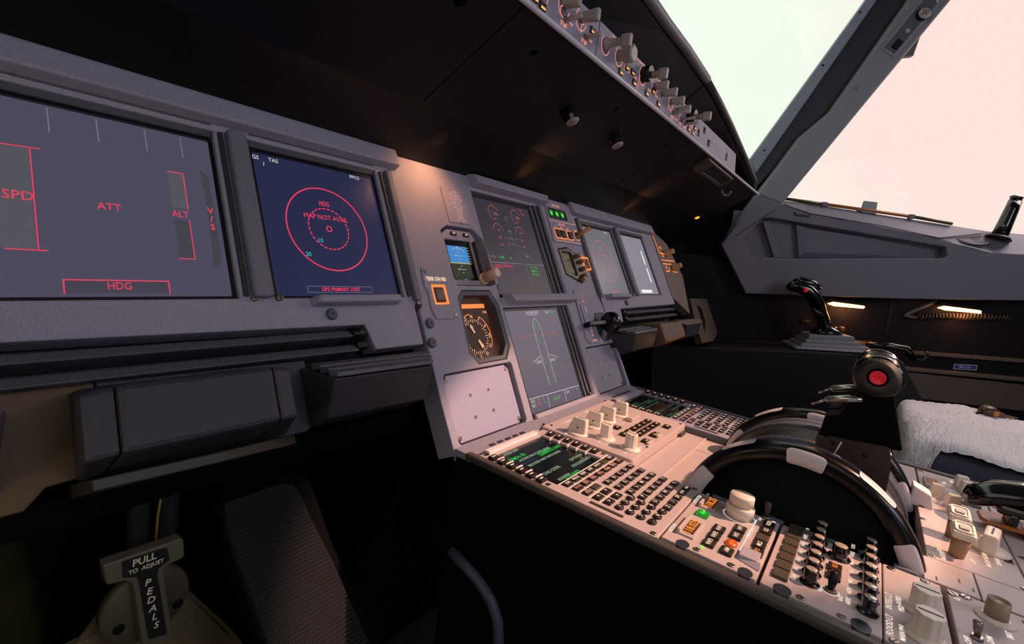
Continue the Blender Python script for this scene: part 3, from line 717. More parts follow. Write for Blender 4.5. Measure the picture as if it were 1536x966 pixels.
b = MB(); b.hexa([(-.78, .168, -.02), (-.66, .166, -.02), (-.650, .225, -.02), (-.78, .232, -.02), (-.78, .170, .027), (-.655, .174, .027), (-.6515, .2155, .050), (-.78, .22, .050)], 0, .002); part('body', b, DARK, t)
# first officer's side
t = thing('stowage_box', 'dark box with an orange-rimmed top under the far right screens', 'box', PAN, (.37, .2, 0))
b = MB(); b.hexa([(.275, .164, -.02), (.400, .164, -.02), (.400, .229, -.02), (.245, .224, -.02), (.275, .166, .027), (.395, .166, .027), (.395, .1955, .050), (.266, .1955, .050)], 0, .0015); part('body', b, DARK, t)
b = MB()
for k in range(3): b.hexa([(.266 - k * .004, .2005 + k * .0065, .035 - k * .013), (.393, .2005 + k * .0065, .035 - k * .013), (.393, .2080 + k * .0065, .035 - k * .013), (.264 - k * .004, .2080 + k * .0065, .035 - k * .013), (.266 - k * .004, .1965 + k * .0065, .051 - k * .013), (.393, .1965 + k * .0065, .050 - k * .013), (.393, .203 + k * .0065, .051 - k * .013), (.265 - k * .004, .203 + k * .0065, .050 - k * .013)], 0, .001)
part('ribbed_lip', b, PANEL_D, t)
t = thing('padded_bolster', 'short bolster lit orange under the far right screens', 'bolster', PAN, (.52, .2, 0))
b = MB(); b.hexa([(.43, .165, -.01), (.585, .165, -.01), (.585, .228, -.01), (.43, .230, -.01), (.4245, .1700, .050), (.575, .1710, .050), (.579, .2100, .050), (.428, .2120, .050)], 0, .0035); part('pad', b, mat('bolster_warm_lit', '6e5844', .6, bump=.5, scale=700), t)  # orange lamplight painted into the pad colour
t = thing('stowage_box', 'small tan-topped box at the far right end under the dashboard', 'box', PAN, (.7, .2, 0))
b = MB(); b.hexa([(.62, .166, -.02), (.76, .168, -.02), (.77, .230, -.02), (.58, .226, -.02), (.640, .168, .025), (.755, .170, .027), (.755, .197, .046), (.622, .197, .046)], 0, .0015); part('body', b, DARK, t)
b = MB(); b.hexa([(.60, .205, .0), (.77, .205, .0), (.77, .226, -.01), (.57, .226, -.01), (.615, .1975, .050), (.757, .1975, .050), (.772, .213, .042), (.562, .214, .042)], 0, .001); part('lid', b, mat('lid_tan', '5a4c40', .5), t)

# ================================================================== glareshield
t = thing('glareshield', 'black glareshield underside sloping over the instrument panel', 'glareshield', GLS, (0, .1, 0))
SW = .268
def gls_panel(x0, x1, holes=()):
    b = MB(); b.plate([(-x1, .0), (-x0, .0), (-x0, SW), (-x1, SW)], -.02, 0, 0, holes, .001); return b
def ngon(x, y, r, n=12): return [(x + r * math.cos(2 * PI * i / n), y + r * math.sin(2 * PI * i / n)) for i in range(n)]
notch = lambda x0, x1, xt, h: [(-x0, SW - .001), (-x1, SW - .001), (-xt, SW - h)]
for x0, x1, hs in ((-1.1, -.257, [ngon(.3064, .2118, .0065), ngon(.3226, .0409, .007), ngon(.56, .10, .006)]), (-.255, .349, [ngon(.0861, .1901, .0055), ngon(.1857, .0396, .006), ngon(-.0588, .0384, .0055), ngon(-.3045, .0382, .005), ngon(-.2154, .1885, .005), ngon(-.3098, .1883, .0045), notch(-.197, -.086, -.132, .064), notch(.200, .302, .264, .060)]), (.351, 1.05, [ngon(-.4178, .2079, .0045), ngon(-.37, .19, .004)])):
    part('underside_panel', gls_panel(x0, x1, hs), UNDER, t)
b = MB(); b.box(-1.06, 1.1, .003, .275, -.05, -.03); part('inner_lining', b, BLACK, t)
b = MB(); b.tube([(1.1, -.003, .0005), (-1.06, -.003, .0005)], .0034, 12); part('lower_lip', b, mat('lip_highlight_pale', 'd4d6e0', .35), t)  # pale colour stands in for the bright highlight along the lip
t2 = []
def flood_knob(x, v, label):
    t = thing('lamp_dimmer', label, 'knob', GLS, (-x, v, 0), 'floodlight knobs under the glareshield')
    b = MB(); b.lathe([(.0135, 0), (.0125, .012), (.0105, .021)], 24, 0, Matrix.Translation((-x, v, 0)), ribs=12, rib=.04)
    b.lathe([(.0105, .021), (.0100, .0225), (.0001, .0225)], 24, 1, Matrix.Translation((-x, v, 0))); part('knob_body', b, [GLOSSB, GREYK], t)
    b = MB(); 
    for k in (-1, 0, 1): b.line([(-x + k * .005, v - .006), (-x + k * .005 + .002, v), (-x + k * .005 - .001, v + .006)], .001, .0228)
    part('knob_marking', b, BLACK, t)
FK = {}
for x, v, l in ((-.0294, .082, 'ribbed black knob under the glareshield, the left one nearer the lens'), (.1316, .0795, 'ribbed black knob under the glareshield, the right one')):
    flood_knob(x, v, l)
t = thing('map_light', 'tiny orange-glowing lamp slot under the far right end of the glareshield', 'lamp', GLS, (-.965, .175, 0))
b = MB(); b.box(-.985, -.94, .165, .185, -.004, .004, 0, .001); part('lamp_housing', b, BLACK, t)
b = MB(); b.box(-.972, -.955, .169, .181, .003, .0055, 0, .001); part('lamp_lens', b, emis('map_lamp_glow', 'ff8a30', 3.0), t)
t = thing('panel_floodlight', 'tiny glowing orange lamp hole in the glareshield underside', 'lamp', GLS, (.1797, .190, 0))
b = MB(); b.lathe([(.0075, -.001), (.0075, .001), (.0055, .002), (.0045, .0005)], 20, 0, Matrix.Translation((.1797, .190, 0))); part('lamp_ring', b, BLACK, t)
b = MB(); b.lathe([(.0045, .0006), (.0001, .0012)], 16, 0, Matrix.Translation((.1797, .190, 0))); part('lamp_lens', b, emis('flood_lamp_glow', 'ffa040', 2.2), t)
t = thing('air_vent', 'pale slotted air vent under the right end of the glareshield', 'vent', GLS, (-.61, .03, 0))
b = MB(); b.plate([(-.73, .005), (-.49, .003), (-.51, .046), (-.735, .046)], -.002, .012, 0, [[(-.71, .012), (-.53, .010), (-.54, .036), (-.712, .036)]], .002); part('vent_frame', b, DARK, t)
b = MB(); b.box(-.715, -.525, .008, .040, -.004, .002); part('vent_back', b, BLACK, t)
b = MB()
for k in range(8): b.box(-.70 + k * .021, -.690 + k * .021, .012, .036, .001, .009, 0)
part('vent_slat', b, DARK, t)
t = thing('wire_clip', 'small pale wire clip under the far right end of the glareshield', 'clip', GLS, (-.83, .045, 0))
b = MB(); b.tube([(-.80, .052, .002), (-.825, .058, .010), (-.845, .048, .014), (-.842, .036, .006)], .004, 8); part('wire', b, PANEL_D, t)

# ================================================================== glareshield control strip (vertical face above the lip)
def strip(label, x0, x1, name='flight_control_panel'):
    t = thing(name, label, 'control panel', FCU, ((x0 + x1) / 2, .02, 0))
    b = MB(); b.plate(rrect(x0 + .0006, x1 - .0006, .001, .0475, .001), -.02, 0, 0, (), .0008); part('face_plate', b, PANEL, t)
    return t
def toggle(b, x, v, dx=.012, h=.020, r=(.0022, .0034), dv=.004):
    b.lathe([(.0042, 0), (.0036, .0025)], 14, 0, Matrix.Translation((x, v, 0)))
    b.tube([(x, v, .001), (x + dx * .3, v + dv * .4, h * .5), (x + dx * .5, v + dv, h * .9), (x + dx * .52, v + dv * 1.05, h)], [r[0], r[1] * .85, r[1], r[1] * .6], 12, 1)
def tknob(b, x, v, h, m=0):
    """round stem with a flat T-shaped grip"""
    b.lathe([(.0085, 0), (.0085, .003), (.006, .005), (.0052, h * .55), (.0065, h * .6)], 20, m, Matrix.Translation((x, v, 0)))
    b.box(x - .0042, x + .0042, v - .0085, v + .0085, h * .62, h, m, .0018)
def paddle(b, x, v, h, m=0):
    b.hexa([(x - .0075, v - .0045, .001), (x + .0075, v - .0045, .001), (x + .0075, v + .0045, .001), (x - .0075, v + .0045, .001), (x - .0040, v - .0080, h), (x + .0040, v - .0080, h), (x + .0040, v + .0080, h), (x - .0040, v + .0080, h)], m, .0022)
def ring(b, x, v, r, m=0): b.arc(x, v, r, .0011, .0006, 130, 350, m, 40)
sw = MB(); sw.box(-.0065, .0065, -.0042, .0042, 0, .0022, 0, .0006); sw.rect(-.0045, .0045, -.0035, -.0008, .0024, 1); SWM = sw.mesh('push_button', [KEYB, emis('button_amber', 'ffb45a', 1.0)])
# captain's half: radio range controls
t = strip('left end of the glareshield control strip with two blocky grey selectors and short toggles', -.80, -.098, 'display_control_panel')
b = MB(); paddle(b, -.190, .028, .024); paddle(b, -.146, .030, .026); part('selector_knob', b, GREYK, t)
b = MB(); toggle(b, -.183, .0125); toggle(b, -.131, .0128); part('toggle_switch', b, [STEEL, GREYK], t)
for x, v in ((-.232, .006), (-.248, .008), (-.115, .027), (-.205, .036)): inst('push_button', SWM, t, (x, v, 0))
b = MB()
for x in (-.184, -.132): 
    for k in range(4): b.rect(x - .007 + k * .004, x - .0055 + k * .004, .0035 + (k % 2) * .003, .0095, .0006)
    b.line([(x - .011, .014), (x - .012, .022), (x - .006, .026)], .0012, .0006); b.text('OFF', x + .002, .0045, .005, .0007); b.text('ADF', x + .016, .013, .0045, .0007)
b.line([(-.2265, .003), (-.2215, .022), (-.225, .04)], .0011, .0006); ring(b, -.188, .026, .013); ring(b, -.146, .028, .013)
part('lit_lettering', b, L_PINK, t)
# middle unit
t = strip('middle of the glareshield control strip with pale T-shaped and paddle knobs', -.097, .176)
b = MB(); tknob(b, -.0745, .026, .038); tknob(b, .066, .031, .038); part('pull_knob', b, GREYK, t)
b = MB(); b.lathe([(.0075, 0), (.0075, .004), (.010, .010), (.0115, .022), (.009, .024)], 20, 0, Matrix.Translation((-.030, .027, 0)), ribs=6, rib=.12); part('rotary_knob', b, GREYK, t)
b = MB(); b.lathe([(.0125, 0), (.0120, .014)], 24, 0, Matrix.Translation((.060, .031, 0))); part('knob_collar', b, BLACK, t)
b = MB(); paddle(b, .116, .031, .022); paddle(b, .150, .030, .026); part('selector_knob', b, GREYK, t)
for x, v in ((-.0185, .008), (-.0003, .021), (.021, .021), (.0316, .009), (.0837, .0095), (.1382, .009), (-.012, .034), (.108, .021)): inst('push_button', SWM, t, (x, v, 0))
b = MB(); ring(b, -.0745, .024, .0125); ring(b, -.030, .025, .0125); ring(b, .060, .029, .0145); ring(b, .112, .030, .013)
b.line([(-.0125, .004), (-.0055, .028), (-.009, .042)], .0011, .0006); b.line([(.044, .003), (.050, .030)], .0011, .0006); b.line([(-.06, .0435), (.17, .0445)], .0012, .0006)
for x, s in ((.008, 'AP1'), (.033, 'ATHR'), (.093, 'EXPED'), (.125, 'APPR')): b.text(s, x, .0165, .005, .0007)
part('lit_lettering', b, L_PINK, t)
# first officer's half
t = strip('right end of the glareshield control strip with paddle knobs and a black-collared T knob', .177, .365, 'display_control_panel')
b = MB(); paddle(b, .196, .030, .024); paddle(b, .235, .026, .024); part('selector_knob', b, GREYK, t)
b = MB(); toggle(b, .212, .0145, .020, .024); toggle(b, .259, .016, .020, .024); toggle(b, .285, .014, .016, .022); part('toggle_switch', b, [STEEL, GREYK], t)
b = MB(); b.lathe([(.0125, 0), (.0120, .015)], 24, 0, Matrix.Translation((.296, .031, 0))); part('knob_collar', b, BLACK, t)
b = MB(); tknob(b, .302, .031, .042); part('pull_knob', b, GREYK, t)
for x, v in ((.309, .0105), (.335, .010), (.222, .036), (.345, .022)): inst('push_button', SWM, t, (x, v, 0))
b = MB()
for x in (.212, .258, .285):
    for k in range(3): b.rect(x - .006 + k * .005, x - .0035 + k * .005, .003 + (k % 2) * .003, .009, .0006)
    b.line([(x - .010, .012), (x - .012, .020), (x - .005, .024)], .0012, .0006)
ring(b, .196, .027, .013); b.line([(.325, .005), (.335, .030)], .0011, .0006); b.line([(.19, .044), (.34, .0445)], .001, .0006); b.text('ILS', .318, .019, .006, .0007); b.text('ROSE', .235, .008, .0055, .0007)
part('lit_lettering', b, L_PINK, t)
# plain end plate with slots
t = thing('warning_light_plate', 'plain grey slotted plate at the right end of the glareshield strip', 'plate', FCU, (.55, .02, 0))
sl = [rrect(.3585 + .01, .382, .012, .026, .002), rrect(.402, .420, .027, .040, .002), rrect(.443, .463, .009, .023, .002), rrect(.605, .623, .012, .030, .002)]
b = MB(); b.plate([(.366, .001), (.72, .001), (.70, .0475), (.366, .0475)], -.02, 0, 0, sl, .0008); part('face_plate', b, PANEL, t)
b = MB(); b.box(.366, .70, .003, .045, -.025, -.012); part('slot_back', b, BLACK, t)
# ---- padded visor overhanging the strip: underside and rounded rim
rim = [(-.50, -.045, 1.262), (-.30, -.03, 1.266), (-.12, -.012, 1.266), (.076, .0, 1.273), (.18, .0, 1.272), (.311, .0, 1.265)]
rim2 = [(.313, .0, 1.263), (.42, .003, 1.256), (.555, .006, 1.240), (.75, .012, 1.214), (.95, .018, 1.185), (1.02, .03, 1.172)]
def visor(b, pts, dy, z0, m=0):
    for (x0, y0, a0), (x1, y1, a1) in zip(pts[:-1], pts[1:]):
        zb0, zb1 = min(z0, a0 - .012), min(z0, a1 - .012)
        b.hexa([(x0, y0 + .006, a0 - .011), (x1, y1 + .006, a1 - .011), (x1, dy + .03, zb1 + .001), (x0, dy + .03, zb0 + .001),
                (x0, y0 + .004, a0 + .002), (x1, y1 + .004, a1 + .002), (x1, dy + .04, zb1 + .09), (x0, dy + .04, zb0 + .09)], m)
t = thing('glareshield_visor', 'black padded visor above the control strip with a grey rounded rim', 'visor', None, (0, .02, 1.25))
b = MB(); visor(b, rim, .02, 1.213); part('padded_hood', b, UNDER, t)
b = MB(); visor(b, rim2, .02, 1.213); part('padded_hood', b, UNDER, t)
RIMG = mat('rim_grey', '6c6c76', .5, bump=.3, scale=800)
b = MB(); b.tube(rim, .0085, 10); part('rounded_rim', b, RIMG, t)
b = MB(); b.tube(rim2, .0075, 10); part('rounded_rim', b, DARK, t)
# ================================================================== centre pedestal
t = thing('center_pedestal', 'long dark-sided centre pedestal carrying the keypads and radio panels', 'pedestal', PED, (0, -.3, -PZ))
b = MB()
b.plate([(-.262, -.95), (.262, -.95), (.262, .032), (-.262, .032)], -.05, -.022, 0, [[(-.109, -.412), (.109, -.412), (.109, -.176), (-.109, -.176)]])
part('equipment_tray', b, PED_D, t)
b = MB(); b.box(-.265, -.256, -.95, .04, -.63, -.008); b.box(.256, .265, -.95, .04, -.63, -.008); b.box(-.262, .262, .03, .04, -.63, -.012); b.box(-.258, .258, -.95, -.94, -.63, -.05); b.box(-.118, .118, -.42, -.17, -.22, -.2); part('side_panel', b, NIGHT, t)
b = MB()
for sx in (-1, 1):
    x0, x1 = sorted((sx * .2535, sx * .2645)); b.box(x0, x1, -.95, .028, -.007, .002, 0, .003)
part('edge_rail', b, mat('rail_brown_black', '4c4441', .5, bump=.3, scale=700), t)
b = MB(); b.plate([(-.262, .020), (.262, .020), (.262, .046), (-.262, .046)], -.015, .0, 0, (), .001); part('front_ledge', b, PANEL, t)
b = MB()
for sx in (-1, 1):
    x0, x1 = sorted((sx * .1175, sx * .1095)); b.box(x0, x1, -.398, -.204, -.06, -.004, 0, .002)
    for k in range(7): b.box(x0 + .001, x1 - .001, -.395 + k * .027, -.378 + k * .027, -.005, .0012, 0, .001)
part('serrated_rail', b, PED_D, t)
def cutout(b, x, y, r=.010): b.lathe([(r, .0001), (r * .9, -.004), (.0001, -.005)], 18, 0, Matrix.Translation((x, y, 0)) @ Matrix.Diagonal((1, .8, 1, 1)))
DISH = mat('thumb_recess', '20262f', .5)
def prf(pts): return pts

# ---- keypad display units
def keymesh(s, w, h, m, sz=.0062, round_=False, lit=L_WARM, two=None):
    b = MB()
    if round_: b.lathe([(w / 2, 0), (w / 2, .0014), (w / 2 * .8, .0024)], 18, 0, Matrix.Diagonal((1, h / w, 1, 1)))
    else: b.box(-w / 2, w / 2, -h / 2, h / 2, 0, .0020, 0, .0006, (.88, .88))
    z = .00212 if not round_ else .00252
    if two: b.text(two[0], 0, h * .17, sz, z, 1, sx=.9); b.text(two[1], 0, -h * .17, sz, z, 1, sx=.9)
    elif s: b.text(s, 0, 0, sz, z, 1)
    return b.mesh('key', [m, lit])
KM = {}
def K(s, *a, **k):
    kk = (s, a[:2], k.get('lit') is None)
    if kk not in KM: KM[kk] = keymesh(s, *a, **k)
    return KM[kk]
def mcdu(label, x0, lit):
    """keypad unit; x0 = left edge"""
    o = x0 + .2525; X = lambda x: x + o
    t = thing('flight_keypad_unit', label, 'keypad unit', PED, (X(-.182), -.09, 0), 'keypad display units on the pedestal')
    b = MB(); b.plate(cham(X(-.2525), X(-.1110), -.2020, .0195, .003), -.02, 0, 0, [rrect(X(-.2385), X(-.1305), -.0855, .0055, .002)], .001); part('face_plate', b, PEDP if lit else PANEL, t)  # far unit takes darker paint and dimmer legends to show its shadow
    b = MB(); b.box(X(-.2385), X(-.1305), -.0855, .0055, -.01, -.003); part('screen', b, SCR_OFF, t)
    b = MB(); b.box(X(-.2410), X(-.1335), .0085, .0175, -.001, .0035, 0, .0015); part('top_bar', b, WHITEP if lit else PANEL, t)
    b = MB(); z = -.0027
    tx = lambda s, u, v, q=.0078: b.text(s, X(u), v, q, z, sx=.95)
    tx('A320-200', -.208, .0005); tx('ACTIVE NAV DATA BASE', -.186, -.0215, .0064); tx('SECOND NAV DATA BASE', -.186, -.0365, .0064); tx('CHG CODE', -.208, -.060, .007); tx('SOFTWARE', -.150, -.060, .0062); tx('IDLE/PERF', -.210, -.0785, .0062); tx('STATUS/XLOAD>', -.155, -.0710, .0062)
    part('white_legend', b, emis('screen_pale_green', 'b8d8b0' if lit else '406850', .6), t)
    b = MB(); z = -.0026
    tx('ENG', -.222, -.0145, .0068); tx('CFM56-5B', -.214, -.0135, .0082); tx('25MAR-21APR', -.160, -.0275, .0088); tx('22APR', -.166, -.0245, .008); tx('+1.0/+0.0', -.200, -.0825, .0068); tx('T.0/P0', -.188, -.081, .006)
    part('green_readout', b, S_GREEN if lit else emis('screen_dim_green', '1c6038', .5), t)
    b = MB(); tx('22APR-19MAY', -.215, -.0295, .0064); tx('[   ]', -.215, -.048, .0064); part('cyan_readout', b, emis('screen_dim_blue', '2c4a68', .5), t)
    lsk = MB(); lsk.box(-.0060, .0060, -.0042, .0042, 0, .0038, 0, .0008); lsk.rect(-.003, .003, -.0008, .0008, .004, 1); lm = lsk.mesh('line_key', [KEYB, L_WARM])
    sp = MB(); sp.box(-.0065, .0065, -.0009, .0009, 0, .003, 0, .0004); sm = sp.mesh('key_divider', [WHITEP if lit else PANEL])
    for k in range(6):
        y = -.0022 - .0135 * k
        inst('line_key', lm, t, (X(-.2465), y, 0)); inst('line_key', lm, t, (X(-.1205), y - .001, 0))
        if k < 5: inst('key_divider', sm, t, (X(-.2420), y - .0068, 0)); inst('key_divider', sm, t, (X(-.1275), y - .0078, -.0025))
    w, h = .0146, .0088
    for k, s in enumerate(('DIR', 'PROG', 'PERF', 'INIT', 'DATA', '', 'BRT')): inst('key', K(s, w, h, KEYB if s else KEYG, .0052), t, (X(-.2283 + .0177 * k), -.0930, 0))
    for k, s in enumerate((('F-PLN',), ('RAD', 'NAV'), ('FUEL', 'PRED'), ('SEC', 'F-PLN'), ('ATC', 'COMM'), ('MCDU', 'MENU'), ('DIM',))):
        inst('key', K('/'.join(s), w, h, KEYB, .0046, lit=L_PINK, two=s if len(s) > 1 else None), t, (X(-.2275 + .0177 * k), -.1050, 0))
    inst('key', K('AIR/PORT', w, h, KEYB, .0046, lit=L_PINK, two=('AIR', 'PORT')), t, (X(-.2275), -.1170, 0)); inst('key', K('', w, h, KEYG), t, (X(-.2092), -.1170, 0))
    for s, u, v in (('<', -.2275, -.1297), ('^', -.2085, -.1297), ('>', -.2275, -.1420), ('v', -.2085, -.1420)): inst('key', K(s, w, h, KEYB, .007), t, (X(u), v, 0))
    for r, row in enumerate(('ABCDE', 'FGHIJ', 'KLMNO', 'PQRST', 'UVWXY', ('Z', '/', 'SP', 'OVFY', 'CLR'))):
        for c, s in enumerate(row): inst('key', K(s, .0118, .0084, KEYB, .0062 if len(s) < 3 else .0040), t, (X(-.1872 + .0158 * c), -.1212 - .01375 * r, 0))
    for r, row in enumerate((('1', '2', '3'), ('4', '5', '6'), ('7', '8', '9'), ('.', '0', '+/-'))):
        for c, s in enumerate(row): inst('number_key', K(s, .0112, .0084, KEYB, .0062 if len(s) < 3 else .0042, round_=True), t, (X(-.2292 + .0145 * c), -.1545 - .0115 * r, 0))
    b = MB(); zl = .0003
    b.line([(X(-.238), -.0868), (X(-.114), -.0868)], .0009, zl)
    for k in range(6): b.line([(X(-.2195 + .0177 * k), -.0875), (X(-.2190 + .0177 * k), -.1105)], .0007, zl)
    b.line([(X(-.237), -.0990), (X(-.112), -.0990)], .0006, zl); b.line([(X(-.237), -.1112), (X(-.196), -.1112)], .0006, zl); b.line([(X(-.2185), -.111), (X(-.218), -.148)], .0006, zl); b.line([(X(-.237), -.1235), (X(-.199), -.1235), (X(-.199), -.148)], .0006, zl); b.line([(X(-.237), -.1358), (X(-.199), -.1358)], .0006, zl)
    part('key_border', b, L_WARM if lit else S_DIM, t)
    b = MB(); b.box(X(-.2455), X(-.2415), -.165, -.128, 0, .001, 0, .0004); part('annunciator_slot', b, KEYG, t)
    b = MB()
    for k in range(5): b.box(X(-.2200 + .0165 * k), X(-.2105 + .0165 * k), .0225, .0270, .0003, .0010)
    part('vent_slot', b, DARK, t)
    screws(t, [(X(-.2475), .0155), (X(-.1155), .0160), (X(-.247), -.0795), (X(-.1155), -.0815), (X(-.2475), -.197), (X(-.116), -.197)], 0, .0032)
    b = MB(); cutout(b, X(-.2435), .013, .006); part('thumb_recess', b, DISH, t)
    return t
mcdu('keypad display unit on the captain side with a lit green-text screen', -.2525, True)
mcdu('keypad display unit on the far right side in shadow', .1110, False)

# ---- system (aircraft monitor) control panel
t = thing('system_control_panel', 'raised pinkish panel with four blocky white selectors and two ribbed knobs', 'control panel', PED, (0, -.045, 0))
b = MB(); b.plate(cham(-.1085, .1085, -.1175, .0196, .002), -.0215, .003, 0, (), .001); part('face_plate', b, PEDP, t)
def blade(x, y):
    T = Matrix.Translation((x, y, .003)); b = MB(); b.M = T
    b.lathe([(.0150, 0), (.0150, .0015), (.0130, .0035)], 28, 0)
    b.hexa([(-.0055, -.013, .002), (.0055, -.013, .002), (.0055, .0165, .002), (-.0055, .0165, .002), (-.005, -.012, .0235), (.005, -.012, .0235), (.005, .007, .0235), (-.005, .007, .0235)], 0, .0022)
    b.box(-.0008, .0008, -.008, .003, .0232, .0238, 1); b.lathe([(.0014, 0), (.0012, .0006)], 10, 1, Matrix.Translation((-.0056, -.001, .0105)) @ Matrix.Rotation(-PI / 2, 4, 'Y'))
    return b
for x, y in ((-.088, -.028), (-.0415, -.0285), (.0015, -.0290), (.0465, -.0300)): part('selector_knob', blade(x, y), [CREAM, DARK], t)
def ribknob(x, y, z0=.003, r=.0078, h=.021, f=.0140, m=CREAM):
    b = MB(); T = Matrix.Translation((x, y, z0)); b.lathe([(f, 0), (f, .0012), (r * 1.15, .0035)], 28, 0, T); b.lathe([(r, .003), (r * .96, h), (r * .9, h + .0006)], 36, 0, T, ribs=9, rib=.06)
    b.box(-.0006, .0006, -r * .8, r * .8, h + .0004, h + .0010, 1, M=T); return b
for x, y in ((-.0705, -.0615), (-.0745, -.1000)): part('rotary_knob', ribknob(x, y), [CREAM, DARK], t)
eb = MB(); eb.box(-.0066, .0066, -.0052, .0052, 0, .003, 0, .0008); eb.rect(-.0028, .0026, -.0022, .0004, .0032, 1); EB = eb.mesh('button', [KEYB, emis('amber_button_mark', 'ffb870', .9)])
for k in range(6): inst('button', EB, t, (-.0335 + .0184 * k, -.0732, .003))
for x, y in ((-.0115, -.0873), (.004, -.0873), (.0205, -.0873), (.0393, -.0873), (.0570, -.0873), (-.0160, -.0542), (.0610, -.1030), (.0112, -.1046), (-.0304, -.1048), (.004, -.1035)): inst('button', EB, t, (x, y, .003))
b = MB(); b.box(.030, .060, -.0585, -.0475, .003, .009, 0, .0012); part('guard', b, PEDP, t)
b = MB()
for x0, x1, y in ((-.046, -.022, -.0500), (.0, .02, -.1100), (-.04, -.02, -.1115)): b.box(x0, x1, y - .001, y + .003, .003, .0065, 0, .0008)
part('guard_bar', b, PEDP, t)
b = MB(); z = .0033
for s, x, y in (('OFF', -.104, -.018), ('BRT', -.063, -.014), ('SFCWIDE', -.058, .006), ('UPPER DISPLAY', -.05, -.056), ('OFF', -.088, -.062), ('BRT', -.054, -.065), ('LOWER DISPLAY', -.052, -.094), ('OFF', -.093, -.102), ('BRT', -.058, -.108), ('ECAM', .01, .010)): b.text(s, x, y, .0048, z)
b.line([(-.028, -.066), (.075, -.0665)], .0005, z); b.line([(-.045, -.0800), (-.05, -.1165)], .0004, z)
part('lettering', b, L_CREAM, t)
screws(t, [(-.1, .0215), (-.094, .012), (.1, .02), (.1, -.112), (-.048, -.113)], .003, .0018, BLACK)
# ---- plain plates between the keypads
t = thing('blank_pedestal_plate', 'smooth pinkish blank plates sunk in front of the big black wheels', 'cover plate', PED, (0, -.15, -.012))
b = MB(); b.box(-.1085, .1085, -.1505, -.1185, -.0215, -.0095, 0, .0012); b.box(-.1085, .0480, -.195, -.1515, -.0215, -.0110, 0, .0012); b.box(.0486, .1085, -.195, -.1515, -.0215, -.0110, 0, .0012); b.box(-.1085, .1085, -.1525, -.1495, -.012, -.0085, 0, .0008); part('plate_set', b, PEDP, t)
b = MB(); b.box(.074, .096, -.1235, -.1185, -.010, -.004, 0, .0015); part('finger_catch', b, WORN, t)
b = MB(); b.box(-.1105, -.1087, -.195, -.1180, -.02, -.001, 0, .0005); b.box(.1087, .1105, -.195, -.1180, -.02, -.001, 0, .0005); part('side_lip', b, PED_D, t)

# ---- radio panel
t = thing('radio_tuning_unit', 'radio panel with two amber number windows and a stacked cream knob', 'radio panel', PED, (-.18, -.244, 0))
b = MB(); b.plate(cham(-.2465, -.1185, -.2845, -.2040, .001), -.02, 0, 0, (), .0008); part('face_plate', b, PEDP, t)
for u, v, w, s in ((-.1395, -.2195, .016, '118.25'), (-.2085, -.2195, .0195, '118.025')):
    b = MB(); b.box(u - w, u + w, v - .0085, v + .0075, 0, .0018, 0, .0006); b.box(u - w, u + w, v + .0045, v + .0075, .001, .005, 0, .0008); wf = part('window_frame', b, PEDP, t)
    b = MB(); b.rect(u - w * .72, u + w * .72, v - .0062, v + .0038, .0020); part('window', b, mat('amber_window', '2a1206', .3, emit='6a2408', es=.28), wf)
    b = MB(); b.text(s, u, v - .0012, .0105, .0024, sx=.98 if len(s) < 7 else 1.0, bold=.02); part('digits', b, emis('amber_digits_bright', 'ff9838', 1.0), wf)
b = MB(); b.box(-.0065, .0065, -.006, .006, 0, .003, 0, .0008); b.poly([(-.005, 0), (-.001, .003), (-.001, -.003)], .0032, 1); b.poly([(.005, 0), (.001, -.003), (.001, .003)], .0032, 1); b.rect(-.002, .002, -.001, .001, .0032, 1)
inst('transfer_key', b.mesh('transfer_key', [mat('green_key', '145018', .4, emit='1c9a28', es=.6), L_GREEN]), t, (-.1706, -.2210, 0))
b = MB(); T = Matrix.Translation((-.1400, -.2495, 0)); b.lathe([(.0120, .0), (.0120, .0035), (.0138, .0045), (.0138, .0115), (.0130, .0125)], 32, 0, T); part('outer_knob', b, CREAM, t)
b = MB(); b.lathe([(.0100, .0120), (.0100, .0140), (.0118, .0150), (.0118, .0230), (.0112, .0240), (.0001, .0240)], 32, 0, T); part('inner_knob', b, CREAM, t)
b = MB(); b.lathe([(.0045, 0), (.004, .0025)], 16, 0, Matrix.Translation((-.1185, -.2720, 0))); b.tube([(-.1185, -.2720, .002), (-.1180, -.2715, .010), (-.1178, -.2712, .0165), (-.1178, -.2712, .0175)], [.0020, .0030, .0034, .0022], 14, 1); part('toggle_switch', b, [STEEL, KEYG], t)
rk = {}
def radiokey(s, u, v, m=KEYB, lit=L_WARM):
    if s not in rk:
        b = MB(); b.box(-.0068, .0068, -.0052, .0052, 0, .0026, 0, .0008)
        if s: b.text(s, 0, 0, .0058, .0028, 1, sx=.95)
        rk[s] = b.mesh('selection_key', [m, lit])
    inst('selection_key', rk[s], t, (u, v, 0))
for s, u, v in (('VHF1', -.1880, -.2412), ('VHF2', -.2048, -.2410), ('VHF3', -.2222, -.2408), ('HF1', -.1702, -.2566), ('HF2', -.1876, -.2566), ('AM', -.2230, -.2562), ('VOR', -.1350, -.2767), ('ILS', -.1520, -.2768), ('MLS', -.1862, -.2767)): radiokey(s, u, v)
radiokey('', -.1690, -.2768, KEYG); radiokey('BFO', -.2020, -.2772, KEYB, L_ORANGE)
b = MB(); b.lathe([(.0070, 0), (.0065, .002), (.0001, .0021)], 24, 0, Matrix.Translation((-.2046, -.2562, 0)) @ Matrix.Diagonal((1, .75, 1, 1))); b.text('SEL', -.2030, -.2562, .005, .0024, 1); b.rect(-.2100, -.2075, -.2575, -.255, .0024, 1); part('selector_light', b, [mat('amber_lens', 'a04010', .3, emit='c04a14', es=.6), L_AMBER], t)
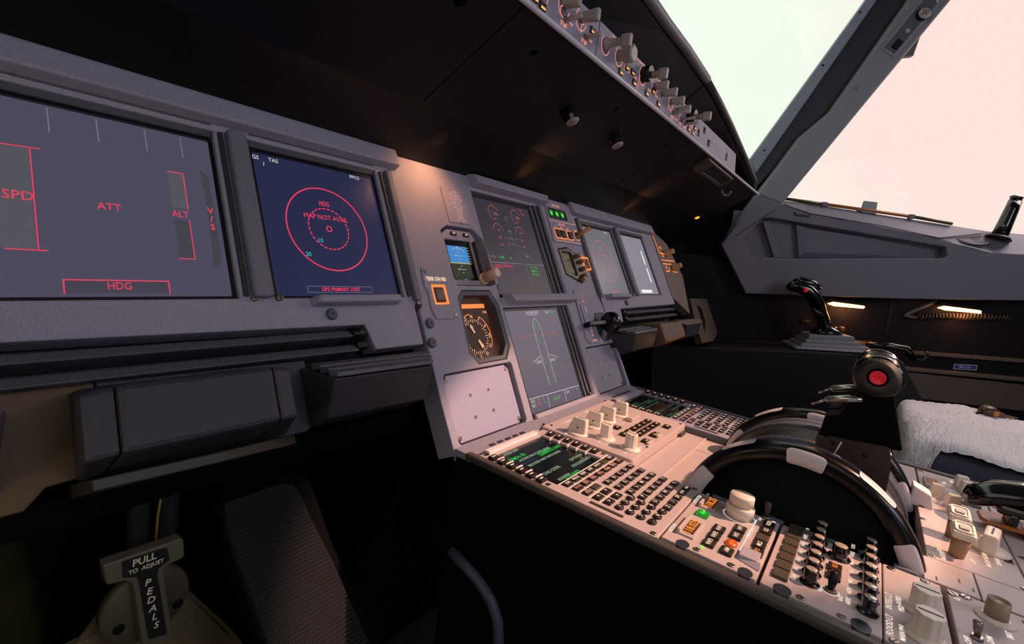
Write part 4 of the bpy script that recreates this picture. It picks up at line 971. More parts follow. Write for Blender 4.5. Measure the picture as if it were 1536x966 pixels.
b = MB(); b.lathe([(.0017, 0), (.0012, .0012), (.0001, .0016)], 12, 0, Matrix.Translation((-.2330, -.2375, 0))); part('green_light', b, emis('green_dot', '9cff40', 1.0), t)
b = MB(); z = .0003
b.line([(-.1320, -.2650), (-.2100, -.2645)], .0009, z); b.text('STBY NAV', -.166, -.2655, .0052, z, sx=1.0); b.text('ACTIVE', -.222, -.2065, .0052, z); b.text('STBY/CRS', -.138, -.2065, .0052, z); b.text('ON', -.1235, -.2795, .005, z); b.text('OFF', -.127, -.2675, .004, z); b.arc(-.1400, -.2495, .0150, .0006, z, 30, 320)
part('lettering', b, L_CREAM, t)
b = MB()
for u, v in ((-.180, -.236), (-.196, -.236), (-.214, -.236), (-.162, -.251), (-.180, -.251), (-.216, -.251), (-.129, -.2708), (-.145, -.2708), (-.162, -.2708), (-.179, -.2708)): b.lathe([(.001, .0001), (.0008, .0008)], 8, 0, Matrix.Translation((u, v, 0)))
part('indicator_dot', b, KEYB, t)
b = MB(); b.box(-.2245, -.2060, -.2815, -.2660, .0, .0045, 0, .0008); b.hexa([(-.232, -.2845, .0005), (-.225, -.2845, .0005), (-.215, -.2665, .0005), (-.2265, -.2655, .0005), (-.225, -.2840, .004), (-.224, -.2840, .004), (-.215, -.267, .0045), (-.220, -.266, .0045)], 0, .0003); part('switch_guard', b, mat('clear_grey_guard', 'b0a8b4', .3), t)
b = MB(); cutout(b, -.2420, -.2225, .0075); cutout(b, -.2420, -.2755, .0075); part('thumb_recess', b, DISH, t)
screws(t, [(-.2410, -.2350), (-.2410, -.2640)], 0, .0034)

# ---- audio panel
t = thing('audio_control_unit', 'audio panel with two columns of slim black knobs and seven olive call keys', 'audio panel', PED, (-.18, -.33, 0))
b = MB(); b.plate(cham(-.2465, -.1185, -.3690, -.2875, .001), -.02, 0, 0, (), .0008); part('face_plate', b, PEDP, t)
b = MB(); b.box(-.0074, .0074, -.0060, .0060, 0, .0028, 0, .0008); me = b.mesh('call_key', [KEYG])
for k in range(7): inst('call_key', me, t, (-.1208 - .01685 * k, -.2994, 0))
b = MB(); b.lathe([(.0074, 0), (.0074, .0012), (.0055, .0024), (.0050, .0035), (.0050, .0122), (.0044, .0130)], 20, 0, ribs=10, rib=.03); b.lathe([(.0044, .0130), (.0040, .0133), (.0001, .0133)], 20, 1); VK = b.mesh('volume_knob', [GLOSSB, mat('knob_cap', 'c8b4a0', .25, .3)])
for k in range(7): inst('volume_knob', VK, t, (-.1085 - .01745 * k, -.3197, 0)); inst('volume_knob', VK, t, (-.1040 - .0191 * k if k else -.1050, -.3597, 0))
inst('volume_knob', VK, t, (-.1438, -.3370, 0), M=Matrix.Diagonal((1.25, 1.25, .95, 1)))
b = MB(); b.box(-.0068, .0068, -.0052, .0052, 0, .0030, 0, .0008); b.text('RST', .0015, 0, .0055, .0032, 1); me = b.mesh('reset_key', [KEYB, L_AMBER])
inst('reset_key', me, t, (-.1697, -.3352, 0)); inst('reset_key', me, t, (-.1852, -.3354, 0))
b = MB(); b.lathe([(.0045, 0), (.004, .002)], 16, 0, Matrix.Translation((-.2110, -.3345, 0))); b.tube([(-.2110, -.3345, .001), (-.2080, -.3350, .008), (-.2062, -.3352, .0145), (-.2060, -.3352, .0155)], [.0022, .0034, .0028, .0016], 14, 1); part('toggle_switch', b, [STEEL, BLACK], t)
b = MB(); z = .0003
for k, s in enumerate(('VHF1', 'VHF2', 'VHF3', 'HF1', 'HF2', 'INT', 'CAB')): b.text(s, -.1100 - .01745 * k, -.3085, .0044, z)
for k, s in enumerate(('VOR1', 'VOR2', 'MKR', 'ILS', 'MLS', 'ADF1', 'ADF2')): b.text(s, -.107 - .0180 * k, -.3470, .0044, z)
b.text('INT', -.216, -.328, .0042, z); b.text('RAD', -.216, -.342, .0042, z); b.line([(-.1305, -.331), (-.1305, -.3435)], .0008, z); b.arc(-.2110, -.3345, .0062, .0006, z, 60, 300); part('lettering', b, L_CREAM, t)
b = MB(); cutout(b, -.2425, -.3035, .0085); cutout(b, -.2425, -.3560, .0085); part('thumb_recess', b, DISH, t)
screws(t, [(-.2420, -.3165), (-.2420, -.3440)], 0, .0034)

# ---- floodlight panel
t = thing('floodlight_control_unit', 'panel lettered FLOOD LT with two fluted cream knobs at the lower right', 'light panel', PED, (-.18, -.39, 0))
b = MB(); b.plate(cham(-.2465, -.1185, -.4105, -.3700, .001), -.02, 0, 0, (), .0008); part('face_plate', b, PEDP, t)
for x, y in ((-.1810, -.3950), (-.2185, -.3945)): part('fluted_knob', ribknob(x, y, 0, .0092, .0195, .0130), [CREAM, DARK], t)
b = MB(); z = .0003
b.text('FLOOD LT', -.2230, -.3735, .0062, z, sx=1.0, bold=0); b.text('INTEG LT', -.1860, -.3735, .0062, z, sx=1.0, bold=0); b.text('MAIN PNL', -.226, -.3810, .0050, z); b.text('PED', -.190, -.3815, .0052, z); b.text('& PED', -.178, -.3800, .0048, z); part('lettering', b, L_CREAM, t)
screws(t, [(-.1225, -.4000), (-.1235, -.3760), (-.243, -.376)], 0, .0034); 
# ---- panel behind it
t = thing('lighting_control_unit', 'panel at the bottom right corner with one tall tan knob and a metal toggle', 'control panel', PED, (-.17, -.44, 0))
b = MB(); b.plate(cham(-.2465, -.1185, -.56, -.4145, .001), -.02, 0, 0, (), .0008); part('face_plate', b, PEDP, t)
b = MB(); T = Matrix.Translation((-.1415, -.4425, 0)); b.lathe([(.0125, 0), (.0125, .0012), (.0085, .0025)], 32, 0, T, ribs=16, rib=.03); b.lathe([(.0075, .002), (.0072, .0165), (.0062, .0165), (.0060, .015), (.0001, .015)], 28, 1, T); part('rotary_knob', b, [CREAM, mat('tan_knob', 'a08c74', .45)], t)
b = MB(); b.lathe([(.0040, 0), (.0034, .0025)], 14, 0, Matrix.Translation((-.1870, -.4262, 0))); b.tube([(-.1870, -.4262, .002), (-.1860, -.4257, .008), (-.1852, -.4252, .0125), (-.1850, -.4250, .0135)], [.0018, .0028, .0030, .0018], 12, 0); part('toggle_switch', b, STEEL, t)
b = MB(); z = .0003
for s, u, v in (('OFF', -.195, -.4205), ('DIM', -.18, -.4345), ('BRT', -.160, -.4480), ('OFF', -.130, -.4205), ('BRT', -.122, -.4520), ('TEST', -.200, -.4370)): b.text(s, u, v, .0055, z)
part('lettering', b, L_CREAM, t)
screws(t, [(-.1265, -.4185), (-.1265, -.464), (-.1225, -.4265)], 0, .0040)
# ---- plain strip between the columns
t = thing('blank_pedestal_plate', 'flat strip of bare panel between the knob panels and the engine switches', 'cover plate', PED, (-.09, -.45, 0))
b = MB(); b.box(-.1150, -.0640, -.4375, -.4000, -.02, 0, 0, .0006); b.box(-.1150, -.0640, -.60, -.4385, -.02, 0, 0, .0006); part('plate_set', b, PEDP, t)
b = MB()
for x, y in ((-.107, -.409), (-.094, -.4255), (-.102, -.434)): b.box(x - .0035, x + .0035, y - .0005, y + .0005, -.001, .0004)
part('scratch_slot', b, KEYG, t)
# ---- engine start panel
t = thing('engine_switch_panel', 'panel with two tall hinged engine levers and a blocky white mode selector', 'control panel', PED, (0, -.44, 0))
b = MB(); b.plate(cham(-.0630, .0870, -.4770, -.4050, .001), -.02, 0, 0, [rrect(-.006, .026, -.4745, -.4675, .0006)], .0008); part('face_plate', b, PEDP, t)
b = MB(); b.box(-.006, .026, -.4745, -.4675, -.01, -.002); part('sunk_window', b, mat('bronze_window', '8a6a50', .4), t)
MAST = mat('lever_tan', 'a88462', .45, bump=.05)
def mlever(x, y):
    T = Matrix.Translation((x, y, 0)); b = MB(); b.M = T
    b.tube([(0, 0, 0), (.001, -.001, .010), (.003, -.0025, .020)], [.0062, .0070, .0084], 16, 0)
    b.hexa([(-.0085, -.011, .0195), (.0135, -.011, .0215), (.0135, .0075, .0215), (-.0085, .0075, .0195), (-.0085, -.0115, .0275), (.0155, -.0115, .0315), (.0155, .0070, .0315), (-.0085, .0070, .0275)], 1, .0025)
    b.plate(rrect(-.0065, .0130, -.0095, .0050, .003), .0, .0008, 1, [rrect(-.0052, .0117, -.0082, .0037, .002)], M=Matrix.Translation((0, 0, .0292)) @ Matrix.Rotation(-R(9.5), 4, 'Y'))
    b.box(.001, .009, -.006, .0015, .0296, .0304, 2, M=Matrix.Rotation(-R(6), 4, 'Y')); return b
for x, y in ((-.0365, -.4285), (.0120, -.4300)): part('engine_lever', mlever(x, y), [MAST, CREAM, GREYK], t)
b = MB(); T = Matrix.Translation((.012, -.4585, 0)) @ Matrix.Rotation(R(78), 4, 'Z'); b.lathe([(.0170, 0), (.0170, .0012), (.0150, .0028)], 30, 0, T)
b.hexa([(-.0065, -.020, .002), (.0065, -.020, .002), (.0065, .018, .002), (-.0065, .018, .002), (-.006, -.019, .0200), (.006, -.019, .0200), (.006, .015, .0200), (-.006, .015, .0200)], 0, .0025, T)
b.lathe([(.0014, 0), (.0012, .0006)], 10, 1, T @ Matrix.Translation((.0066, -.002, .009)) @ Matrix.Rotation(PI / 2, 4, 'Y')); b.box(-.0008, .0008, -.012, .008, .0198, .0205, 1, M=T); part('mode_selector', b, [CREAM, DARK], t)
b = MB(); z = .0003
for s, u, v, q in (('ENG 1', -.020, -.4155, .0068), ('OFF', -.0350, -.4415, .0055), ('MASTER 1', -.046, -.418, .0055), ('ON', -.0365, -.416, .005), ('ENG 2', .032, -.4165, .0068), ('FIRE', .048, -.437, .0055), ('MODE NORM', -.018, -.453, .0055), ('CRANK', -.014, -.462, .005), ('IGN', .046, -.4585, .005)): b.text(s, u, v, q, z)
part('lit_lettering', b, L_WARM, t)
screws(t, [(-.058, -.409), (.0815, -.4085), (-.058, -.473), (.0815, -.473), (.04, -.4075)], 0, .0030)
# ---- transponder panel
t = thing('transponder_unit', 'small transponder panel with pale knobs and a brown code window at far right', 'radio panel', PED, (.18, -.44, 0))
b = MB(); b.plate(cham(.0900, .2500, -.4770, -.4120, .001), -.02, 0, 0, (), .0008); part('face_plate', b, PEDP, t)
b = MB(); b.box(.170, .208, -.4330, -.4165, 0, .0045, 0, .0012); part('window_frame', b, PEDP, t)
b = MB(); b.rect(.175, .203, -.4310, -.4185, .0048); part('window', b, mat('code_window_brown', '6a4028', .3), t)
b = MB()
for x, y, a in ((.2195, -.4580, 10), (.1970, -.4605, 15), (.1440, -.4270, 0), (.118, -.4395, 20)):
    T = Matrix.Translation((x, y, 0)) @ Matrix.Rotation(R(a), 4, 'Z'); b.lathe([(.009, 0), (.008, .002)], 20, 0, T); b.box(-.005, .005, -.007, .008, .001, .016, 0, .0016, (.8, .85), M=T)
part('selector_knob', b, CREAM, t)
b = MB(); b.box(-.005, .005, -.0038, .0038, 0, .0035, 0, .0008); me = b.mesh('code_key', [GREYK])
for i in range(2):
    for j in range(4): inst('code_key', me, t, (.150 + i * .013, -.4420 - j * .0078, 0))
b = MB(); z = .0003
for s, u, v in (('ATC', .155, -.4180), ('STBY', .232, -.4500), ('XPDR', .126, -.4235), ('FAIL', .215, -.4400), ('TCAS', .19, -.4710)): b.text(s, u, v, .0058, z)
part('lettering', b, L_WARM, t)
screws(t, [(.098, -.4165), (.243, -.4165), (.1155, -.418)], 0, .0032)
t = thing('blank_pedestal_plate', 'bare pinkish plate right of the wheels ahead of the small code panel', 'cover plate', PED, (.18, -.32, 0))
b = MB(); b.box(.1185, .2500, -.4100, -.2045, -.02, 0, 0, .0008); b.box(.0880, .1170, -.4110, -.4010, -.02, 0, 0, .0008); part('plate_set', b, PEDP, t)
t = thing('trim_indicator_block', 'pale raised block at the foot of the rear end of the right black wheel', 'block', PED, (.1, -.405, 0))
b = MB(); b.hexa([(.080, -.420, -.002), (.108, -.420, -.002), (.112, -.396, -.002), (.084, -.396, -.002), (.083, -.416, .016), (.106, -.416, .016), (.110, -.398, .022), (.087, -.398, .022)], 0, .002); part('block', b, WHITEP, t)
# ---- plates further aft (mostly beyond the right edge)
t = thing('blank_pedestal_plate', 'bare pinkish plate under the black hooked lever at the right edge', 'cover plate', PED, (.09, -.55, 0))
b = MB(); b.box(-.0625, .2500, -.70, -.4785, -.02, 0, 0, .0008); part('plate', b, PEDP, t)
screws(t, [(.105, -.484), (.02, -.484), (.17, -.484)], 0, .003)

# ---- trim wheels
MARKW = WHITEM
def trim_wheel(label, xc):
    W, RR = .0125, .115
    t = thing('pitch_control_wheel', label, 'wheel', PED @ Matrix.Translation((xc, -.293, -.034)) @ Matrix.Rotation(PI / 2, 4, 'Y'), (0, 0, 0), 'trim wheels')
    # wheel axis is local z (= +x); local x points down, local y forward
    def sec(phi, g=0.0):
        """point of the rim's rounded section: 0 = flank, 90 = tread, 180 = far flank"""
        c, q = math.cos(R(phi)), math.sin(R(phi)); e = .75
        return (RR - .0105 + (.0105 + g) * math.copysign(abs(q) ** e, q), -(W + g) * math.copysign(abs(c) ** e, c))
    b = MB()
    b.lathe([sec(-90 + 15 * k) for k in range(25)], 96, 0); rim = part('rim', b, mat('rim_satin_black', '080707', .24, spec=.4), t)
    b = MB(); b.lathe([(.006, -.004), (.100, -.004), (.100, .004), (.006, .004)], 64, 0); part('web', b, mat('web_black', '0c0b0b', .75, spec=.2), t)
    def mark(a, half, p0, p1):
        n, q = 12, 8; vs, fs = [], []
        for i in range(n + 1):
            for j in range(q + 1):
                u = -1 + 2 * i / n; v = -1 + 2 * j / q
                ex = half * (1 - .10 * abs(v) ** 6)
                th = R(a + u * ex); r, x = sec((p0 + p1) / 2 + v * (p1 - p0) / 2 * (1 - .12 * abs(u) ** 8), .0007)
                vs.append((-r * math.sin(th), r * math.cos(th), x))
        for i in range(n):
            for j in range(q): k = i * (q + 1) + j; fs.append((k, k + 1, k + q + 2, k + q + 1))
        b = MB(); b.add(vs, fs, 0, True); part('white_mark', b, WHITEM, rim)
    for k in range(-1, 3):
        for p0, p1 in ((-52, 42), (138, 232)): mark(24.5 + 67 * k, 9.5, p0, p1)
    for k in range(-1, 3): mark(57 + 67 * k, 9.5, 52, 128)
    return t
trim_wheel('big black trim wheel with white marks, the one nearer the lens', -.0955)
trim_wheel('big black trim wheel with white marks, the one behind the thrust levers', .0955)
# ---- thrust lever quadrant
t = thing('thrust_quadrant', 'dark arched lever quadrant with grey scale strips between the two black wheels', 'quadrant', PED, (0, -.29, 0))
AX = Matrix.Translation((0, -.293, -.034)) @ Matrix.Rotation(PI / 2, 4, 'Y')
b = MB(); b.lathe([(.02, -.0805), (.100, -.0805), (.104, -.078), (.104, .078), (.100, .0805), (.02, .0805)], 64, 0, AX); part('arched_body', b, mat('quadrant_brown_black', '100d0c', .45, bump=.1), t)
b = MB()
for x0, x1, r in ((-.076, -.058, .1055), (-.052, -.030, .1065), (.030, .052, .1065), (.058, .076, .1055)):
    b.lathe([(r - .003, x0), (r, x0 + .001), (r, x1 - .001), (r - .003, x1)], 64, 0, AX)
part('scale_strip', b, mat('scale_grey', '454b58', .4), t)
b = MB()
for k in range(26):
    th = R(55 + k * 1.6); r = .1072
    P = Vector((0, -.293 + r * math.cos(th), -.034 + r * math.sin(th))); q = Vector((0, -math.sin(th), math.cos(th)))
    w = .004 if k % 3 else .007
    b.add([P + Vector((-.046, 0, 0)), P + Vector((-.046 + w, 0, 0)), P + Vector((-.046 + w, 0, 0)) + q * .0006, P + Vector((-.046, 0, 0)) + q * .0006], [(0, 1, 2, 3)])
part('scale_marking', b, WHITEP, t)
YZ = frame((0, 0, 0), (0, 1, 0), (0, 0, 1), (1, 0, 0))
b = MB(); b.plate([(-.366, .03), (-.272, .03), (-.2880, .0594), (-.3095, .0864), (-.3610, .092), (-.366, .075)][::-1], -.050, .050, 0, (), .0, YZ); shr = part('lever_shroud', b, mat('shroud_brown', '33261f', .5, bump=.15, scale=700), t)
b = MB()
for y, z in ((-.3144, .0806), (-.3432, .0766)): b.lathe([(.0022, 0), (.0018, .0008), (.0001, .0008)], 12, 0, Matrix.Translation((-.050, y, z)) @ Matrix.Rotation(-PI / 2, 4, 'Y'))
part_one('shroud_screw', b, BLACK, shr)
b = MB(); x = -.0508
b.tube([(x, -.3213, .0841), (x, -.3168, .0685)], .0007, 8); b.tube([(x, -.3050, .0628), (x, -.3105, .0648), (x, -.3140, .0680), (x, -.3172, .0690), (x, -.3215, .0680), (x, -.3250, .0655), (x, -.3292, .0642)], .0007, 8); part('fork_marking', b, WHITEP, shr)
def thrust_lever(label, x0, x1):
    """handle runs across from x0 (outboard) to x1"""
    sg = 1 if x1 > x0 else -1
    t = thing('thrust_lever', label, 'lever', PED, ((x0 + x1) / 2, -.34, .08), 'thrust levers')
    L = abs(x1 - x0)
    T = Matrix.Translation((x0, -.341, .161)) @ Matrix.Rotation(sg * PI / 2, 4, 'Y')
    prof = [(.0125, -.0005), (.0205, .0), (.0225, .003)]
    for k in range(4): z = .006 + k * .0055; prof += [(.0228, z), (.0228, z + .003), (.0212, z + .0036), (.0212, z + .005)]
    prof += [(.0225, L - .005), (.019, L)]
    b = MB(); b.lathe(prof, 40, 0, T); g = part('grip', b, GLOSSB, t)
    b = MB(); b.lathe([(.0205, -.0006), (.0100, -.0014), (.0095, -.0006), (.0001, -.0006)], 36, 0, T); part('end_cap', b, mat('grip_end_grey', '2c2828', .5, bump=.1), g)
    b = MB(); b.lathe([(.0072, -.0014), (.0072, -.003), (.0062, -.0034), (.0058, -.0028), (.0001, -.0030)], 28, 0, T); part('disconnect_button', b, RED, g, label='round red button')
    xa, xb = sorted((x0 + sg * .004, x1 - sg * .002))
    b = MB(); b.hexa([(xa - .004, -.373, .090), (xb + .004, -.373, .090), (xb + .004, -.302, .084), (xa - .004, -.302, .084),
                      (xa, -.357, .148), (xb, -.357, .148), (xb, -.330, .145), (xa, -.330, .145)], 0, .003); b.hexa([(xa - .004, -.340, .084), (xb + .004, -.340, .084), (xb + .004, -.300, .084), (xa - .004, -.300, .084), (xa, -.335, .118), (xb, -.335, .118), (xb, -.302, .106), (xa, -.302, .106)], 0, .002); part('stem', b, mat('stem_matt_black', '060606', .7, spec=.08), t)
    b = MB(); xm = (x0 + x1) / 2
    b.tube([(x0 + sg * .006, -.332, .1335), (x0 + sg * .006, -.318, .1300), (x0 + sg * .006, -.302, .1245), (x0 + sg * .006, -.2995, .1235)], [.0036, .0042, .0042, .0030], 12, 0, flat=1.3); b.tube([(x0 + sg * .006, -.300, .1235), (x0 + sg * .006, -.294, .1190), (x0 + sg * .006, -.288, .1150)], .0016, 8); part('reverse_latch', b, mat('latch_chrome', 'b0aca0', .22, .8), t)
    return t
thrust_lever('thrust lever with a round red button facing the lens', -.046, -.003)
thrust_lever('second thrust lever, hidden behind the one with the red button', .046, .003)
# ---- hooked black lever at the right edge
t = thing('flap_lever', 'glossy black hooked lever over an amber plate at the right edge', 'lever', PED, (.12, -.53, 0))
b = MB(); b.tube([(.088, -.4445, .022), (.090, -.452, .030), (.094, -.468, .0385), (.098, -.490, .0435), (.102, -.515, .046), (.106, -.545, .046)], [.006, .0110, .0135, .0140, .0135, .012], 18, 0, flat=1.5); part('grip', b, GLOSSB, t)
AMB = mat('amber_plate', 'a0602c', .25, .2, coat=.3)
b = MB(); b.plate([(.070, -.463), (.078, -.458), (.100, -.458), (.112, -.470), (.118, -.535), (.075, -.535)], .0080, .0115, 0, (), .0015); part('release_plate', b, AMB, t)
b = MB(); b.box(.076, .108, -.4885, -.480, .0115, .024, 0, .002); b.box(.078, .106, -.50, -.47, .020, .032, 0, .004); b.hexa([(.072, -.53, -.002), (.112, -.53, -.002), (.112, -.496, -.002), (.072, -.496, -.002), (.076, -.525, .012), (.108, -.525, .012), (.108, -.49, .012), (.076, -.49, .012)], 0, .003); part('stem', b, GLOSSB, t)

# ================================================================== right side of the cockpit
def W3(u, v, w=0): return WALL @ Vector((u, v, w))
# side lining with its pocket, cup holder and sill
pocket = [(.098, .168), (.140, .245), (.168, .251), (.686, .2125), (.694, .185), (.684, .176), (.231, .1185), (.128, .116)]
outl = [(.115, .326), (.027, .142), (.131, -.016), (.581, .031), (.916, .073), (1.6, .14), (1.6, .235), (.916, .218), (.809, .211), (.65, .238), (.285, .279), (.200, .300)][::-1]
b = MB(); b.plate(outl, -.07, 0, 0, [pocket], .004)
# sill shelf sloping back from the lining's top edge up to the window
for (u0, v0), (u1, v1), (a0, c0), (a1, c1) in (((.200, .300), (.285, .279), (.196, .320), (.285, .318)), ((.285, .279), (.65, .238), (.285, .318), (.65, .292)), ((.65, .238), (.809, .211), (.65, .292), (.82, .280)), ((.809, .211), (1.6, .235), (.82, .280), (1.6, .29))):
    b.add([(u0, v0, -.001), (u1, v1, -.001), (a1, c1, -.055), (a0, c0, -.055)], [(0, 1, 2, 3)])
b.add([(.115, .326, 0), (.200, .300, -.001), (.196, .320, -.055), (.10, .35, -.055)], [(0, 1, 2, 3)])
wr = solid('wall_right', b, LINING, WALL, (.5, .1, 0), kind='structure')
b = MB(); b.plate([(.06, .09), (.72, .09), (.72, .27), (.06, .27)], -.06, -.042, 0)
b.hexa([(.150, .235, -.044), (.172, .240, -.044), (.236, .122, -.044), (.208, .117, -.044), (.148, .236, -.012), (.168, .241, -.012), (.231, .122, -.012), (.203, .117, -.012)][::-1], 0, .002)
b.hexa([(.245, .24, -.044), (.68, .21, -.044), (.684, .178, -.044), (.30, .122, -.044), (.255, .238, -.018), (.30, .23, -.030), (.30, .15, -.030), (.28, .13, -.018)][::-1], 0, .001)
o = solid('wall_right_pocket', b, LINING, WALL, (.4, .18, 0), kind='structure'); o.name = 'trim_1'
# black sheet added for the shaded gap between the dashboard's end and the lining
b = MB(); b.plate([(-.40, -.85), (.20, -.85), (.20, .28), (.112, .335), (.078, .425), (-.40, .36)], -.085, -.071); solid('gap_shade_sheet', b, NIGHT, WALL, (0, 0, -.08), kind='structure')
# lower wall
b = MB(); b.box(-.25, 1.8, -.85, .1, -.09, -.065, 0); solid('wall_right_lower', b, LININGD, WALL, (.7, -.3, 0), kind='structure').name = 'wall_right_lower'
def rail(name, u0, u1, v00, v01, h, w, m, label=None):
    b = MB(); b.hexa([(u0, v00 - h, -.066), (u1, v01 - h, -.066), (u1, v01, -.066), (u0, v00, -.066), (u0, v00 - h, w), (u1, v01 - h, w), (u1, v01, w), (u0, v00, w)], 0, .002)
    return solid(name, b, m, WALL, ((u0 + u1) / 2, v00 - h / 2, -.066), kind='structure')
RAILM = mat('rail_brown', '6a5a50', .5, bump=.2, scale=500)
rail('trim_2', .66, 1.8, -.137, -.045, .012, -.045, RAILM)
rail('trim_3', .66, 1.8, -.192, -.115, .012, -.035, RAILM)
rail('trim_4', .66, 1.8, -.210, -.150, .085, -.045, RAILM)
rail('trim_5', .593, .606, .03, .03, .13, -.060, BLACK)
t = thing('blue_placard', 'small blue placard with a pale border on the right side wall', 'placard', WALL, (.84, -.165, -.064))
b = MB(); b.hexa([(.809, -.178, -.0648), (.873, -.171, -.0648), (.873, -.153, -.0648), (.809, -.160, -.0648), (.809, -.178, -.063), (.873, -.171, -.063), (.873, -.153, -.063), (.809, -.160, -.063)], 0); part('plate', b, mat('placard_blue', '24449c', .4), t)
b = MB(); b.line([(.810, -.1765), (.872, -.170), (.872, -.154), (.810, -.161)], .0016, -.0626, closed=True); b.text('SEE LOG', .841, -.1655, .009, -.0626, rot=6); part('lettering', b, WHITEP, t)
# side lamps
def sidelamp(u0, u1, v, label, k):
    t = thing('console_lamp', label, 'lamp', WALL, ((u0 + u1) / 2, v, -.04), 'glowing lamps under the side lining')
    b = MB(); b.box(u0 - .01, u1 + .01, v + .006, v + .016, -.064, -.02, 0, .003); part('lamp_housing', b, BLACK, t)
    b = MB(); b.hexa([(u0, v - .003, -.056), (u1, v + .003, -.056), (u1 - .02, v + .010, -.056), (u0 + .02, v + .006, -.056), (u0 + .015, v - .008, -.034), (u1 - .015, v - .004, -.034), (u1 - .025, v + .009, -.026), (u0 + .025, v + .006, -.026)], 0, .002); part('lamp_lens', b, emis('lamp_glow', 'ffae70', 7.0), t)
    l = bpy.data.lights.new('console_lamp_light', 'POINT'); l.energy = k; l.color = (1, .42, .12); l.shadow_soft_size = .02
    o = bpy.data.objects.new('console_lamp_light', l); COL.objects.link(o); o.location = W3((u0 + u1) / 2, v - .018, -.028)
sidelamp(.402, .522, -.013, 'glowing orange lamp just behind the side stick grip', .22)
sidelamp(.722, .850, .020, 'glowing orange lamp above the coiled cord at far right', .22)
# coiled cord and its tube
t = thing('coiled_cord', 'springy coiled cord lit orange from the lamp above it', 'cord', WALL, (.79, 0, -.04))
P = []; n = 26
for i in range(n * 12 + 1):
    a = 2 * PI * i / 12; s = i / (n * 12); P.append((.673 + .245 * s, -.020 + .037 * s + .009 * math.sin(a), -.05 + .009 * math.cos(a)))
b = MB(); b.tube(P, .0028, 6); part('coil', b, mat('cord_dark', '3a3230', .4), t)
b = MB(); b.tube([(.673, -.022, -.05), (.655, -.024, -.05), (.637, -.020, -.05), (.645, -.012, -.045), (.713, .040, -.045)], .006, 8); part('lead', b, mat('lead_grey', '5a5660', .5), t)
# window rail rod, clips, hook, tiller-like handle
t = thing('window_track_rod', 'thin amber-brown rod along the sill under the side window', 'rod', WALL, (.45, .31, -.05))
b = MB(); b.tube([(.200, .3265, -.05), (.34, .319, -.05)], .0055, 8, 1); b.tube([(.34, .319, -.05), (.598, .3045, -.05)], .0055, 8); b.tube([(.598, .3045, -.05), (.715, .293, -.05)], .0055, 8, 1); part('rod', b, [mat('rod_amber', 'a05a20', .4), mat('rod_olive', '4a4418', .4)], t)
b = MB(); b.box(.330, .346, .311, .326, -.058, -.042, 0, .002); b.box(.590, .606, .296, .311, -.058, -.042, 0, .002); b.box(.440, .452, .306, .318, -.06, -.045, 0, .002); part('rod_clip', b, LINING, t)
t = thing('window_clip_plate', 'grey square clip plate standing on the window sill rod', 'clip', WALL, (.47, .31, -.05))
b = MB(); b.hexa([(.450, .302, -.060), (.495, .300, -.060), (.498, .342, -.060), (.456, .343, -.060), (.450, .302, -.044), (.495, .300, -.044), (.498, .342, -.056), (.456, .343, -.056)], 0, .003); part('plate', b, POST, t)
t = thing('wire_hook', 'small bent wire hook on the side lining below the window corner', 'hook', WALL, (.26, .28, 0))
b = MB(); b.tube([(.222, .290, -.012), (.238, .272, .004), (.246, .266, .006), (.270, .268, .006), (.281, .266, .004), (.284, .276, .0), (.274, .281, -.002), (.280, .287, -.012)], .0022, 8); part('wire', b, mat('wire_dark', '3a3a40', .35, .6), t)
b = MB(); b.tube([(.199, .2985, .001), (.285, .2775, .001), (.50, .259, .001), (.66, .2385, .001), (.79, .2685, -.035)], .0022, 6); o = solid('trim_6', b, mat('sill_cord', '5c5c66', .5), WALL, (.5, .26, 0), kind='structure')
t = thing('cup_holder', 'oval cup recess ring on the sill by the black handle', 'cup holder', WALL, (.76, .246, -.01))
T = Matrix.Translation((.760, .2480, -.022)) @ Matrix.Rotation(R(-52), 4, 'X') @ Matrix.Diagonal((1, .72, 1, 1))
b = MB(); b.lathe([(.043, -.004), (.0465, .001), (.0440, .003), (.0415, .0015)], 36, 0, T); b.lathe([(.0415, .0015), (.030, .0010), (.0001, .0008)], 36, 1, T); part('cup_ring', b, [LINING, mat('cup_shade_grey', '44444e', .6)], t)  # dark inner disc paints the shade of the cup hollow
t = thing('window_latch_grip', 'glossy black cylindrical window handle standing on the sill at the right edge', 'handle', WALL, (.845, .27, -.03))
b = MB(); b.tube([(.835, .262, -.03), (.843, .30, -.03), (.853, .352, -.03), (.857, .378, -.03)], [.0205, .0195, .0175, .0165], 20); part('grip', b, GLOSSB, t)
b = MB(); b.tube([(.857, .378, -.03), (.858, .385, -.03), (.8585, .389, -.03), (.859, .393, -.03)], [.0150, .0150, .0172, .0135], 20); part('end_knob', b, GLOSSB, t)
b = MB(); b.tube([(.833, .256, -.03), (.835, .266, -.03)], [.034, .028], 24); part('foot', b, BLACK, t)

